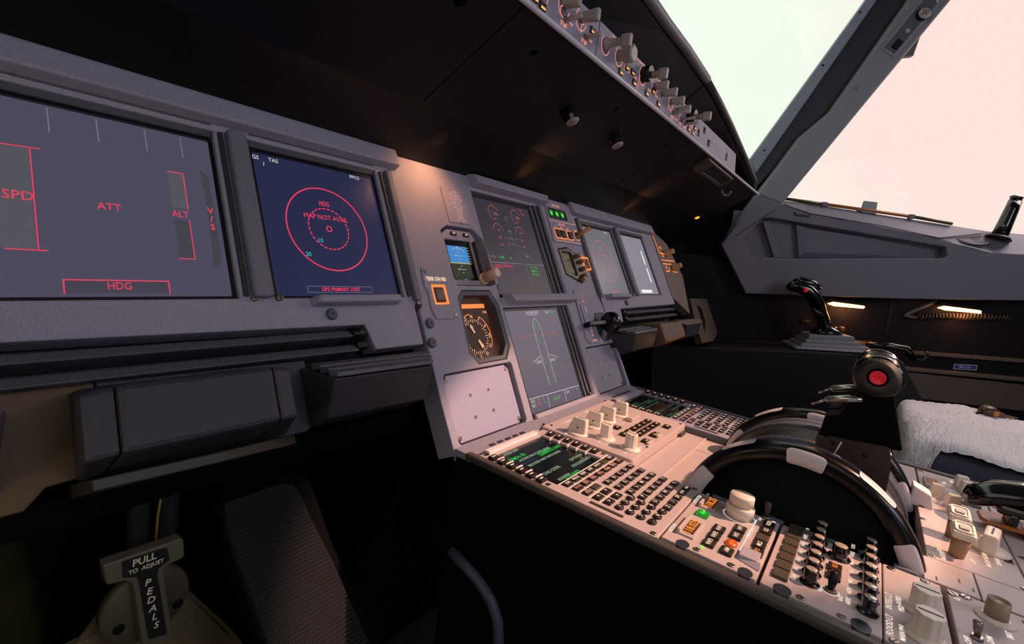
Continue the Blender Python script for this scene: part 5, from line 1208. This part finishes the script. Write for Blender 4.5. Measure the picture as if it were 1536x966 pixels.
# ---- window posts, frames and panes
b = MB(); b.plate([(.00, .30), (.18, .30), (.185, .39), (.15, .445), (.118, .44), (.079, .456), (.03, .41)], -.080, -.062); solid('trim_14', b, NIGHT, WALL, (.1, .38, -.07), kind='structure')
b = MB()
b.plate([(.115, .326), (.196, .300), (.565, .963), (.72, 1.25), (.575, 1.25), (.452, .962), (.292, .615), (.215, .527), (.123, .345)], -.05, -.002, 0, (), .006)
b.plate([(-.5, -.85), (.125, -.85), (.125, -.016), (.026, .142), (.112, .33), (.082, .43), (-.5, .43)], -.075, -.066, 0) if False else None
o = solid('trim_7', b, POST, WALL, (.3, .6, 0), kind='structure')
b = MB(); b.hexa([(.108, .40, -.03), (.368, .962, -.03), (.46, .962, -.03), (.125, .345, -.03), (.10, .40, -.05), (.36, .962, -.05), (.575, 1.25, -.05), (.13, .34, -.05)][::-1], 0)
b = MB(); b.plate([(.100, .335), (.30, .62), (.46, .962), (.575, 1.25), (.50, 1.25), (.375, .975), (.105, .400)], -.06, -.035, 0); solid('trim_8', b, mat('post_groove', '2c2d35', .6), WALL, (.3, .6, 0), kind='structure')
b = MB(); b.plate([(.079, .448), (.106, .405), (.366, .960), (.502, 1.25), (.467, 1.25), (.335, .962)], -.06, -.022, 0, (), .003)
o = solid('trim_9', b, mat('windshield_edge_grey', '8a92a0', .6, bump=.15, scale=700), WALL, (.25, .7, 0), kind='structure')
t = thing('window_frame_screws', 'row of small dark screw heads along the pale windshield edge strip', 'screw', WALL, (.2, .6, 0)) if False else None
b = MB()
for u, v in ((.117, .478), (.250, .765), (.33, .935)): b.lathe([(.004, -.022), (.003, -.0205), (.0001, -.0205)], 10, 0, Matrix.Translation((u, v, 0)))
solid('trim_10', b, BLACK, WALL, (.25, .7, 0), kind='structure')
t = thing('window_post_switch_strip', 'recessed control strip with a ribbed black knob on the post between the windows', 'control panel', WALL, (.48, .88, 0))
b = MB(); b.plate([(.399, .815), (.440, .786), (.585, 1.03), (.535, 1.06)], -.002, .0035, 0, [[(.408, .816), (.438, .797), (.571, 1.025), (.538, 1.045)]], .001); b.plate([(.405, .815), (.440, .793), (.575, 1.025), (.536, 1.05)], -.004, .0008, 1); part('strip_frame', b, [POST, PANEL_D], t)
T = Matrix.Translation((.496, .917, 0)); b = MB(); b.lathe([(.019, .001), (.019, .006), (.0165, .014)], 28, 0, T, ribs=14, rib=.05); b.lathe([(.0165, .014), (.0155, .0165), (.0001, .0165)], 28, 1, T)
for k in (-1, 0, 1): b.line([(.496 + k * .007 - .006, .917 - .006), (.496 + k * .007, .917), (.496 + k * .007 + .002, .917 + .008)], .0018, .0168, 0)
part('dimmer_knob', b, [GLOSSB, GREYK], t)
b = MB(); b.lathe([(.0075, .0005), (.0065, .003), (.0035, .0035), (.0001, .002)], 16, 0, Matrix.Translation((.465, .869, 0))); part('push_button', b, GREYK, t)
b = MB(); M = Matrix.Translation((.443, .827, 0)) @ Matrix.Rotation(R(-30), 4, 'Z'); b.box(-.010, .010, -.016, .016, 0, .002, 0, .0008, M=M); b.box(-.007, .007, -.014, .004, .001, .007, 0, .001, M=M); part('rocker_switch', b, BLACK, t)
b = MB(); b.arc(.518, .958, .011, .0045, .0015, -20, 110); part('moon_symbol', b, WHITEP, t)
b = MB(); b.lathe([(.007, -.001), (.006, .002), (.0001, .002)], 18, 0, Matrix.Translation((.354, .689, 0))); solid('trim_11', b, mat('plug_grey', '70727a', .5), WALL, (.354, .689, 0), kind='structure')
t = thing('sun_visor_bracket', 'dark wedge bracket hanging from the post into the side window', 'bracket', WALL, (.5, .84, -.04))
b = MB(); b.plate([(.468, .805), (.512, .812), (.522, .880), (.515, .90)], -.06, -.04, 0, (), .003); part('wedge', b, mat('bracket_taupe', '6a605a', .6), t)
# panes
PINKG = glass('side_window_glass', 'fff6f5', .004); GREENG = glass('windshield_glass', 'fcfffb', .004)
win2 = [(.190, .30), (.80, .255), (1.5, .26), (1.5, 1.25), (.72, 1.25), (.56, .95)]
o = bpy.data.objects.new('window_2', None); COL.objects.link(o); o.matrix_world = WALL @ Matrix.Translation((.7, .7, -.062)); o['kind'] = 'structure'; BASE[o.name] = Vector((.7, .7, -.062))
b = MB(); b.plate(win2, -.065, -.058); part('pane', b, PINKG, o)
b = MB()
b.plate([(1.5, .20), (1.62, .20), (1.62, 1.32), (.6, 1.32), (.6, 1.25), (1.5, 1.25)], -.07, -.02); part('window_frame', b, POST, o)
# windshield: runs from the right post forward to the centre line, and mirrored on the left
BR, TR = W3(.079, .448, -.045), W3(.467, 1.25, -.045)
BR = BR + (BR - TR) * .55
BL, TL = Vector((.03, 1.05, .95)), Vector((.03, .45, 2.05))
def quad_slab(a, c, d, e, th, nm, m, par):
    n = (c - a).cross(e - a).normalized() * th
    b = MB(); b.add([a, c, d, e, a + n, c + n, d + n, e + n], [(0, 1, 2, 3), (7, 6, 5, 4), (0, 4, 5, 1), (1, 5, 6, 2), (2, 6, 7, 3), (3, 7, 4, 0)])
    return part(nm, b, m, par)
o = bpy.data.objects.new('window_1', None); COL.objects.link(o); o.location = (0, .6, 1.4); o['kind'] = 'structure'; BASE[o.name] = Vector((0, .6, 1.4))
quad_slab(BL, BR, TR, TL, .006, 'pane', GREENG, o)
mir = lambda v: Vector((-v.x, v.y, v.z))
quad_slab(mir(BR), mir(BL), mir(TL), mir(TR), .006, 'pane', GREENG, o)
b = MB(); b.hexa([(-.03, 1.03, .95), (.03, 1.03, .95), (.03, 1.08, .95), (-.03, 1.08, .95), (-.03, .43, 2.05), (.03, .43, 2.05), (.03, .48, 2.05), (-.03, .48, 2.05)], 0); part('window_frame', b, POST, o)

# ---- side console with the side stick
t = thing('side_console', 'long dark side console carrying the side stick', 'console', CON, (.2, .1, 0))
b = MB(); b.hexa([(-.20, -.002, -.45), (.515, .075, -.45), (.53, .282, -.45), (-.20, .282, -.45), (-.20, .002, 0), (.500, .072, 0), (.52, .282, .003), (-.20, .282, 0)], 0, .006); part('body', b, mat('console_violet_black', '1a171e', .6, spec=.2, bump=.35, scale=700, vary=.1), t)
b = MB(); b.hexa([(.50, .09, -.5), (.80, .10, -.5), (.80, .28, -.5), (.50, .28, -.5), (.50, .075, -.002), (.54, .09, -.02), (.54, .28, -.02), (.50, .28, .0)], 0, .006); part('rear_gusset', b, mat('gusset_black', '1c1a1a', .8, bump=.4, scale=500), t)
b = MB(); b.hexa([(.478, .18, .0005), (.535, .20, .0005), (.535, .28, .0005), (.478, .28, .0005), (.480, .185, .014), (.53, .205, .014), (.53, .275, .014), (.480, .275, .014)], 0, .004); part('rear_block', b, mat('block_bronze', '6a5440', .45), t)
b = MB(); b.tube([(.47, .16, .015), (.53, .16, .018), (.575, .155, .012), (.60, .15, -.02)], [.009, .011, .011, .009], 12); part('armrest_handle', b, GLOSSB, t)
b = MB(); b.tube([(.60, .16, -.02), (.625, .16, -.022), (.64, .16, -.006), (.63, .16, .006)], .004, 8); part('hook', b, GLOSSB, t)
t = thing('side_stick', 'black side stick with a red button rising from a stepped grey boot', 'side stick', CON, (.33, .13, 0))
b = MB()
for k, (w, d, z0, z1) in enumerate(((.1180, .075, .0035, .0105), (.098, .062, .0095, .0205), (.081, .052, .020, .033), (.067, .042, .0325, .047))):
    cx, cy = .352 - k * .002, .140
    b.hexa([(cx - w, cy - d, z0), (cx + w, cy - d, z0), (cx + w, cy + d, z0), (cx - w, cy + d, z0), (cx - w * .93, cy - d * .92, z1), (cx + w * .93, cy - d * .92, z1), (cx + w * .93, cy + d * .92, z1), (cx - w * .93, cy + d * .92, z1)], 0, .003)
part('boot', b, RUBBER, t)
b = MB(); b.lathe([(.046, .044), (.044, .058), (.030, .066), (.026, .072)], 28, 0, Matrix.Translation((.345, .14, 0)) @ Matrix.Diagonal((1, .7, 1, 1))); part('collar', b, GLOSSB, t)
b = MB(); b.tube([(.340, .14, .055), (.336, .14, .085), (.324, .14, .112), (.314, .14, .138), (.301, .14, .166), (.282, .14, .186), (.256, .14, .197), (.234, .14, .196), (.222, .14, .190)], [.0215, .0195, .0195, .0215, .0230, .0225, .0205, .0170, .0070], 20, 0)
b.tube([(.318, .14, .192), (.296, .14, .205), (.262, .14, .215), (.240, .14, .213)], [.010, .0155, .0150, .007], 16, 0); part('grip', b, GLOSSB, t)
b = MB(); b.tube([(.330, .13, .105), (.314, .118, .112), (.300, .112, .118), (.292, .112, .130)], [.005, .007, .006, .003], 12, 0); part('trigger', b, BLACK, t)
b = MB(); b.lathe([(.0075, 0), (.0070, .004), (.0045, .006), (.0001, .0065)], 20, 0, Matrix.Translation((.271, .1215, .186)) @ Matrix.Rotation(R(80), 4, 'X')); part('red_button', b, RED, t)
b = MB(); b.tube([(.262, .115, .084), (.285, .12, .089), (.308, .13, .094)], [.0095, .0095, .008], 16, 0); part('stub_knob', b, mat('stub_bronze', '4a3420', .3, .5), t)
b = MB(); b.lathe([(.012, 0), (.012, .01), (.009, .014), (.0001, .015)], 16, 0, Matrix.Translation((.386, .14, .058))); part('base_knob', b, mat('base_brass', '8a5a28', .3, .6), t)
# ================================================================== first officer's seat with its sheepskin
t = thing('copilot_seat', 'pilot seat cushion in dark blue cloth right of the pedestal', 'seat', None, (.92, -.75, 0))
SX0, SX1, SY0, SY1 = .662, 1.185, -1.15, -.425
b = MB(); b.box(SX0 + .012, SX1 - .01, SY0, SY1 - .012, .475, .588, 0, .035, seg=4); part('cushion', b, FABRIC, t)
b = MB(); b.box(SX0 + .05, SX1 - .05, SY0 + .05, SY1 - .08, .36, .475, 0, .01); b.box(SX0 + .15, SX1 - .15, SY0 + .2, SY1 - .25, 0, .36, 0, .02); part('seat_frame', b, BLACK, t)
b = MB(); b.hexa([(SX0 + .03, SY0 - .05, .55), (SX1 - .03, SY0 - .05, .55), (SX1 - .03, SY0 + .06, .55), (SX0 + .03, SY0 + .06, .55), (SX0 + .06, SY0 - .2, 1.15), (SX1 - .06, SY0 - .2, 1.15), (SX1 - .06, SY0 - .09, 1.15), (SX0 + .06, SY0 - .09, 1.15)], 0, .03); part('backrest', b, FABRIC, t)
FLEECE = mat('sheepskin_white', 'f4eef0', .95, vary=.04, scale=60, spec=.1)
nt = FLEECE.node_tree; bs = nt.nodes['Principled BSDF']; bs.inputs['Sheen Weight'].default_value = .6
tc = nt.nodes.new('ShaderNodeTexCoord'); mp = nt.nodes.new('ShaderNodeMapping'); mp.inputs['Scale'].default_value = (40, 160, 60); mp.inputs['Rotation'].default_value = (0, 0, .5)
n1 = nt.nodes.new('ShaderNodeTexNoise'); n1.inputs['Scale'].default_value = 1.0; n1.inputs['Detail'].default_value = 6; n1.inputs['Distortion'].default_value = 1.2
bp = nt.nodes.new('ShaderNodeBump'); bp.inputs['Strength'].default_value = .8; bp.inputs['Distance'].default_value = .006
nt.links.new(tc.outputs['Object'], mp.inputs['Vector']); nt.links.new(mp.outputs['Vector'], n1.inputs['Vector']); nt.links.new(n1.outputs['Fac'], bp.inputs['Height']); nt.links.new(bp.outputs['Normal'], bs.inputs['Normal'])
def fleece():
    """thick soft cover: a displaced grid wrapped over the top, the front and one corner of the side"""
    nx, ny = 70, 110
    vs, fs = [], []
    rnd = random.Random(3)
    def top(x, y):
        return .604 + .006 * math.sin(x * 23 + y * 9) + .005 * math.sin(y * 31 - x * 11)
    for j in range(ny + 1):
        for i in range(nx + 1):
            a, c = i / nx, j / ny                       # a across (x), c from the rear edge round the front
            s = c * (SY1 - SY0 + .13)
            # across: runs down the near side at the front corner only
            hang = .105 * max(0, min(1, (c - .60) / .16)) if c < 2 else 0
            hang = .002 + .13 * max(0.0, min(1.0, (c - .785) / .035))
            wid = SX1 - SX0
            p = a * (wid + hang + .05) - hang
            y = SY0 + s; z = None
            rr = .030
            if y > SY1 - rr:
                over = y - (SY1 - rr); ang = min(over / rr, PI / 2); yy = SY1 - rr + rr * math.sin(ang); dz = -rr * (1 - math.cos(ang)) - max(0, over - rr * PI / 2)
            else: yy, dz = y, 0
            if p < rr:
                over = rr - p; ang = min(over / rr, PI / 2); x = SX0 + rr - rr * math.sin(ang); dx = -rr * (1 - math.cos(ang)) - max(0, over - rr * PI / 2)
            elif p > wid - rr:
                over = p - (wid - rr); ang = min(over / rr, PI / 2); x = SX1 - rr + rr * math.sin(ang); dx = -rr * (1 - math.cos(ang)) - max(0, over - rr * PI / 2)
            else: x, dx = SX0 + p, 0
            n = rnd.uniform(-.0025, .0025)
            vs.append((x + n, yy + rnd.uniform(-.0025, .0025), top(x, yy) + min(dz, 0) + min(dx, 0) + n))
    for j in range(ny):
        for i in range(nx):
            k = j * (nx + 1) + i; fs.append((k, k + 1, k + nx + 2, k + nx + 1))
    return vs, fs
b = MB(); v, f = fleece(); b.add(v, f, 0, True); o = part('sheepskin_cover', b, FLEECE, t, label='fluffy white sheepskin cover')
# belt buckle lying on the fleece
t = thing('belt_buckle', 'brown seat belt buckle with an orange tab lying on the white sheepskin', 'buckle', None, (1.117, -.609, .615))
BM = Matrix.Translation((1.09, -.600, .618)) @ Matrix.Rotation(R(-40), 4, 'Z') @ Matrix.Scale(.75, 4)
b = MB(); b.M = BM; b.tube([(-.030, 0, 0), (-.024, 0, .002), (-.010, 0, .006), (.008, 0, .006), (.024, 0, .002), (.032, 0, 0)], [.006, .013, .019, .020, .016, .008], 18, 0, flat=1.3); part('body', b, mat('buckle_brown', '4a3424', .35, bump=.1), t)
b = MB(); b.M = BM; b.box(-.012, .010, -.027, -.020, -.003, .012, 0, .002); part('tab', b, mat('buckle_orange', 'c8742a', .4), t)
b = MB(); b.M = BM; b.tube([(-.030, 0, .0), (-.040, .002, -.002), (-.048, .004, -.006)], [.005, .005, .002], 10, 0); part('stub', b, BLACK, t)
b = MB(); b.M = BM
pts = [(.030, 0, -.002), (.050, -.002, -.006), (.075, -.004, -.008), (.105, -.006, -.010), (.13, -.006, -.012)]
b.tube(pts, [.014, .013, .006, .004, .003], 8, 0, flat=1.0); part('strap', b, mat('strap_brown', '6a4a34', .6), t)

# ================================================================== captain's footwell
FR = frame((-.42, .2, .58), (1, 0, 0), (0, .7071, .7071), (0, -.7071, .7071))
t = thing('foot_rest', 'long ribbed grey foot rest sloping down in the dark footwell', 'foot rest', FR, (.01, -.15, 0))
padl = [(-.0420, -.0110), (-.0400, -.0045), (-.034, -.0042), (.0180, -.0028), (.0300, -.0042), (.0400, -.0120), (.0435, -.0300), (.0450, -.0550), (.0530, -.1045), (.0570, -.150), (.0625, -.2030), (.0720, -.30), (-.0330, -.30), (-.0365, -.2), (-.0368, -.150), (-.0402, -.1035), (-.0434, -.0566), (-.0445, -.0310)][::-1]
RIB = mat('ribbed_rubber', '2a2a2d', .8, bump=.1, scale=800, spec=.08)
b = MB(); b.plate(padl, -.008, .0, 0); 
def span(y):
    xs = []
    for i in range(len(padl)):
        (x0, y0), (x1, y1) = padl[i], padl[(i + 1) % len(padl)]
        if (y0 - y) * (y1 - y) < 0: xs.append(x0 + (x1 - x0) * (y - y0) / (y1 - y0))
    return (min(xs), max(xs)) if len(xs) > 1 else None
y = -.010
while y > -.298:
    q = span(y)
    if q:
        x0, x1 = q[0] + .0008, q[1] - .0008
        b.hexa([(x0, y - .0017, -.001), (x1, y - .0017, -.001), (x1, y + .0017, -.001), (x0, y + .0017, -.001), (x0, y - .0010, .0022), (x1, y - .0010, .0022), (x1, y + .0010, .0022), (x0, y + .0010, .0022)])
    y -= .0042
part('ribbed_pad', b, RIB, t)
fro = [(-.0436, -.0016), (-.0390, .0065), (-.0270, .0098), (.0470, .0095), (.0625, .0), (.0657, -.017), (.0659, -.0555), (.0660, -.089), (.0716, -.1494), (.0800, -.205), (.0900, -.31), (-.0350, -.31), (-.0385, -.2), (-.0390, -.150), (-.0425, -.1035), (-.0455, -.0566), (-.0465, -.0310)][::-1]
b = MB(); b.plate(fro, -.022, -.009, 0, (), .002); part('rim', b, NIGHT, t)

# pull handle for adjusting the pedals
HF = frame((0, .2, 0), (1, 0, 0), (0, 0, 1), (0, -1, 0))
t = thing('pedal_adjust_handle', 'T-shaped pull handle lettered PULL TO ADJUST PEDALS over a round plate', 'handle', HF, (-.53, .5, 0))
YL = mat('handle_olive_grey', '5e5a4c', .5, bump=.15, scale=700)
b = MB(); n = 40; C = (-.5285, .4935)
b.lathe([(.0385, -.012), (.0385, -.002), (.0365, .0005), (.0001, .0005)], n, 0, Matrix.Translation((C[0] + .001, C[1] - .002, 0))); part('round_plate', b, mat('plate_olive', '504a3a', .55, bump=.15, scale=700), t)
T_ = [(-.5694, .5608), (-.5062, .5600), (-.5035, .5575), (-.5013, .5400), (-.5031, .5374), (-.5150, .5365), (-.5185, .5340), (-.5195, .5290), (-.5146, .4987), (-.5075, .4566), (-.5094, .4530), (-.5337, .4573), (-.5374, .4812), (-.5446, .5270), (-.5470, .5330), (-.5510, .5365), (-.5647, .5392), (-.5664, .5426)][::-1]
b = MB(); b.plate(T_, .002, .014, 0, (), .0015); part('handle', b, YL, t)
b = MB(); b.plate([(-.5548, .5585), (-.5205, .5570), (-.5180, .5555), (-.5150, .5415), (-.5239, .5377), (-.5254, .5317), (-.5137, .4620), (-.5150, .4605), (-.5285, .4635), (-.5300, .4655), (-.5413, .5345), (-.5430, .5372), (-.5520, .5405), (-.5540, .5420)][::-1], .0135, .0148, 0, (), .0004); part('label_plate', b, mat('label_black', '1c1c1e', .5), t)
b = MB(); z = .0150
b.text('PULL', -.5370, .5520, .0098, z, rot=0, sx=.9, bold=.02); b.text('TO  ADJUST', -.5350, .5440, .0058, z, rot=0, sx=.92, bold=.02)
for k, c in enumerate('PEDALS'): b.text(c, -.5330 + k * .0019, .5262 - k * .0100, .0098, z, bold=.02, rot=-9)
part('lettering', b, mat('label_cream', 'd8d4b8', .6), t)
screws(t, [(-.5510, .4790), (-.5000, .4785)], .001, .0050, BLACK)
for (x0, z0, x1, z1, r, l, m) in ((-.5200, .64, -.5160, .505, .0105, 'black ribbed conduit left of the yellow cable in the footwell', 0), (-.4905, .64, -.4880, .505, .0100, 'black conduit right of the yellow cable in the footwell', 0)):
    t = thing('footwell_conduit', l, 'conduit', None, (x0, .27, .55))
    P = [(x0 + (x1 - x0) * k / 14, .27, z0 + (z1 - z0) * k / 14) for k in range(15)]
    b = MB(); b.tube(P, [r * (1 + .07 * (k % 2)) for k in range(15)], 14); part('sleeve', b, mat('conduit_black', '2a2a28', .4, bump=.5, scale=200), t)
t = thing('footwell_cable', 'thin yellowish cable hanging above the T-shaped handle', 'cable', None, (-.503, .25, .55))
b = MB(); b.tube([(-.5030, .25, .64), (-.5035, .25, .60), (-.504, .25, .575), (-.506, .25, .555), (-.5065, .25, .52)], .0013, 8); part('sleeve', b, mat('cable_yellow', 'a08838', .5), t)
t = thing('footwell_duct', 'crinkled dark foil-wrapped duct at the far left of the footwell', 'duct', None, (-.64, .22, .55))
P = [(-.645 + .002 * k, .235, .625 - .012 * k) for k in range(13)]
b = MB(); rnd = random.Random(5); b.tube(P, [.024 * (1 + rnd.uniform(-.08, .08)) for k in P], 22); part('sleeve', b, mat('foil_olive', '2e2e1a', .35, .3, bump=1.0, scale=60), t)
t = thing('pedal_floor_plate', 'worn olive floor plate under the pull handle', 'plate', None, (-.50, .22, .42))
b = MB(); b.hexa([(-.60, .215, .36), (-.4310, .225, .385), (-.4310, .235, .385), (-.60, .235, .36), (-.585, .225, .462), (-.485, .225, .4705), (-.485, .235, .4705), (-.585, .235, .462)], 0, .001); b.plate([(-.62, .34), (-.40, .34), (-.4305, .394), (-.481, .4700), (-.56, .482), (-.60, .43)], 0, .004, 0, M=frame((0, .232, 0), (1, 0, 0), (0, 0, 1), (0, -1, 0))); part('plate', b, mat('floor_plate_olive', '665a40', .65, bump=.4, scale=400, vary=.2), t)
# cross beam behind the bolster and the footwell lining
b = MB(); b.hexa([(-.75, .13, .640), (-.262, .13, .640), (-.262, .16, .640), (-.75, .16, .640), (-.75, .12, .668), (-.262, .12, .668), (-.262, .16, .668), (-.75, .16, .668)], 0, .001); solid('trim_12', b, BLACK, None, (-.5, .13, .65), kind='structure')
t = thing('floor_hose', 'bent dark blue-grey tube curving down beside the pedestal', 'tube', None, (-.28, -.04, .5))
b = MB(); b.tube([(-.281, .018, .532), (-.281, -.010, .524), (-.281, -.030, .517), (-.281, -.047, .506), (-.281, -.059, .490), (-.281, -.0635, .470), (-.281, -.064, .440), (-.281, -.064, .30), (-.281, -.064, .0)], .0062, 12); part('tube', b, mat('tube_blue_grey', '44485a', .5), t)
t = thing('footwell_bracket', 'faint oval grey bracket hanging in the dark behind the stowage box', 'bracket', None, (-.30, .27, .60))
b = MB(); b.lathe([(.013, -.003), (.013, .003)], 24, 0, Matrix.Translation((-.298, .22, .652)) @ Matrix.Rotation(R(70), 4, 'X') @ Matrix.Rotation(R(25), 4, 'Y') @ Matrix.Diagonal((.6, 1.3, 1, 1))); part('plate', b, mat('bracket_grey', '50545a', .5), t)

# ================================================================== the shell
b = MB(); b.box(-1.7, 2.1, -2.3, 1.2, -.05, 0); solid('floor', b, mat('floor_dark', '16161a', .8, bump=.3, scale=80), None, (0, 0, 0), kind='structure')
b = MB(); b.box(-1.7, 2.1, .75, .80, 0, .98); b.box(-1.7, 2.1, .40, .43, 0, 1.0); solid('wall_front', b, NIGHT, None, (0, .75, .5), kind='structure')
# deck over the dashboard up to the windscreen
b = MB(); b.hexa([(-1.25, .26, .98), (1.30, .26, .98), (1.30, 1.2, .90), (-1.25, 1.2, .90), (-1.2, .055, 1.215), (1.05, .055, 1.19), (1.20, 1.2, .96), (-1.2, 1.2, .96)], 0); solid('trim_13', b, BLACK, None, (0, .6, 1.0), kind='structure')
b = MB(); b.plate([(-2.3, -2.3), (2.3, -2.3), (1.25, -.05), (1.0, .28), (-1.0, .28), (-1.25, -.05)], 2.13, 2.18); solid('ceiling', b, mat('ceiling_grey', '5a5a62', .8), None, (0, -.8, 2.15), kind='structure')
b = MB(); b.box(-1.7, 2.3, -2.3, -2.25, 0, 2.15); solid('wall_back', b, mat('bulkhead_grey', '55555c', .8), None, (0, -2.28, 1), kind='structure')
WL_ = Matrix.Diagonal((-1, 1, 1, 1)) @ WALL
lp = lambda u, v, w: tuple(WL_ @ Vector((u, v, w)))
b = MB()
def lwall(u0, u1, v0, v1): b.hexa([lp(u0, v0, -.09), lp(u1, v0, -.09), lp(u1, v0, -.05), lp(u0, v0, -.05), lp(u0, v1, -.09), lp(u1, v1, -.09), lp(u1, v1, -.05), lp(u0, v1, -.05)])
lwall(-.3, 2.7, -.85, .30); lwall(1.5, 2.7, .30, 1.3); solid('wall_left', b, LINING, None, (-1.5, -.5, .8), kind='structure')
b = MB(); b.box(1.5, 2.7, -.85, 1.3, -.09, -.062); solid('wall_right_rear', b, LINING, WALL, (2, .2, 0), kind='structure')
o = bpy.data.objects.new('window_3', None); COL.objects.link(o); o.location = (-1.5, -.6, 1.5); o['kind'] = 'structure'; BASE[o.name] = Vector((-1.5, -.6, 1.5))
b = MB(); b.add([lp(.2, .30, -.07), lp(1.5, .30, -.07), lp(1.5, 1.3, -.07), lp(.6, 1.3, -.07)], [(0, 1, 2, 3)]); part('pane', b, PINKG, o)
# ================================================================== sky, lamps, camera
w = bpy.data.worlds.new('dusk_sky'); SC.world = w; w.use_nodes = True
nt = w.node_tree; nt.nodes.clear()
o = nt.nodes.new('ShaderNodeOutputWorld'); bg = nt.nodes.new('ShaderNodeBackground'); tc = nt.nodes.new('ShaderNodeTexCoord')
dot = nt.nodes.new('ShaderNodeVectorMath'); dot.operation = 'DOT_PRODUCT'; dot.inputs[1].default_value = Vector((.30, .95, 0)).normalized()
rp = nt.nodes.new('ShaderNodeValToRGB'); rp.color_ramp.elements[0].position = .33; rp.color_ramp.elements[1].position = .45
rp.color_ramp.elements[0].color = rgb('fff6ee'); rp.color_ramp.elements[1].color = rgb('f9fff5')
nz = nt.nodes.new('ShaderNodeTexNoise'); nz.inputs['Scale'].default_value = 2.2; nz.inputs['Detail'].default_value = 4
mp = nt.nodes.new('ShaderNodeMapping'); mp.inputs['Scale'].default_value = (1, 1, 3.5); mp.inputs['Rotation'].default_value = (.3, .2, 0)
r2 = nt.nodes.new('ShaderNodeValToRGB'); r2.color_ramp.elements[0].position = .45; r2.color_ramp.elements[0].color = (1, 1, 1, 1); r2.color_ramp.elements[1].position = .75; r2.color_ramp.elements[1].color = (1.0, 1.06, 1.04, 1)
mx = nt.nodes.new('ShaderNodeMix'); mx.data_type = 'RGBA'; mx.blend_type = 'MULTIPLY'; mx.inputs['Factor'].default_value = 1
L = nt.links.new
L(tc.outputs['Generated'], dot.inputs[0]); L(dot.outputs['Value'], rp.inputs['Fac']); L(tc.outputs['Generated'], mp.inputs['Vector']); L(mp.outputs['Vector'], nz.inputs['Vector']); L(nz.outputs['Fac'], r2.inputs['Fac'])
L(rp.outputs['Color'], mx.inputs['A']); L(r2.outputs['Color'], mx.inputs['B']); L(mx.outputs['Result'], bg.inputs['Color']); L(bg.outputs[0], o.inputs[0])
bg.inputs['Strength'].default_value = 1.0
def lamp(name, kind, loc, energy, color, target=None, **k):
    l = bpy.data.lights.new(name, kind); l.energy = energy; l.color = color
    for a, x in k.items(): setattr(l, a, x)
    o = bpy.data.objects.new(name, l); COL.objects.link(o); o.location = loc
    if target is not None: o.rotation_euler = (Vector(target) - Vector(loc)).to_track_quat('-Z', 'Y').to_euler()
    return o
lamp('pedestal_floodlight', 'SPOT', (.62, -1.36, 2.09), 265, (1, .57, .38), (-.030, -.17, .66), spot_size=R(15.4), spot_blend=.3, shadow_soft_size=.012)
lamp('rear_fill_light', 'AREA', (-.25, -1.75, 1.55), 7.5, (.86, .83, 1.0), (-.25, .15, .85), shape='RECTANGLE', size=.9, size_y=.5)  # added area fill for the dashboard; no window stands there
p = WALL @ Vector((1.15, .80, -.02)); lamp('right_window_daylight', 'AREA', p, 7, (1, .88, .86), (.85, -.75, .6), shape='RECTANGLE', size=.5, size_y=.5)
for x, v0, e in ((.03, .245, 2.2), (.50, .245, 2.0), (-.02, .2, 0)):
    if e: lamp('underside_glow_spot', 'SPOT', GLS @ Vector((-x, .252, .030)), e, (1, .45, .10), GLS @ Vector((-x - .01, .205, -.0)), spot_size=R(70), spot_blend=1, shadow_soft_size=.02)  # added spots imitate the warm glow patches on the glareshield underside
lamp('glareshield_lamp', 'SPOT', (-.185, .185, 1.045), .7, (1, .42, .16), (-.20, .23, .93), spot_size=R(110), spot_blend=1, shadow_soft_size=.006)
lamp('footwell_lamp', 'POINT', (-.80, -.04, .70), .34, (1, .78, .40), shadow_soft_size=.03)
lamp('far_console_lamp', 'POINT', (.98, -.02, .95), .05, (1, .45, .14), shadow_soft_size=.02)
lamp('far_bolster_lamp', 'POINT', PAN @ Vector((.53, .13, .05)), .05, (1, .45, .12), shadow_soft_size=.01)
cd = bpy.data.cameras.new('camera'); cam = bpy.data.objects.new('camera', cd); COL.objects.link(cam)
F_, CX, CY = 735.93, 747.75, 440.42
Rm = ((0.6115190107872752, -0.7818702135198864, 0.12134030103852521), (-0.001030704891327755, -0.1541436474514426, -0.9880479105781221), (0.7912290673965281, 0.6040850148453717, -0.09506764826210712))
cam.matrix_world = Matrix(((Rm[0][0], -Rm[1][0], -Rm[2][0], -.7021130), (Rm[0][1], -Rm[1][1], -Rm[2][1], -.3272074), (Rm[0][2], -Rm[1][2], -Rm[2][2], .8915264), (0, 0, 0, 1)))
cd.sensor_width = 36; cd.sensor_fit = 'HORIZONTAL'; cd.lens = F_ / 1536 * 36; cd.shift_x = (768 - CX) / 1536; cd.shift_y = (CY - 483) / 1536
cd.clip_start = .01; cd.clip_end = 200
SC.camera = cam
SC.view_settings.view_transform = 'Standard'; SC.view_settings.look = 'None'; SC.view_settings.gamma = 1; SC.view_settings.use_curve_mapping = False
SC.view_settings.exposure = 0.0
SC.cycles.use_denoising = True
SC.cycles.max_bounces = 8; SC.cycles.transparent_max_bounces = 12
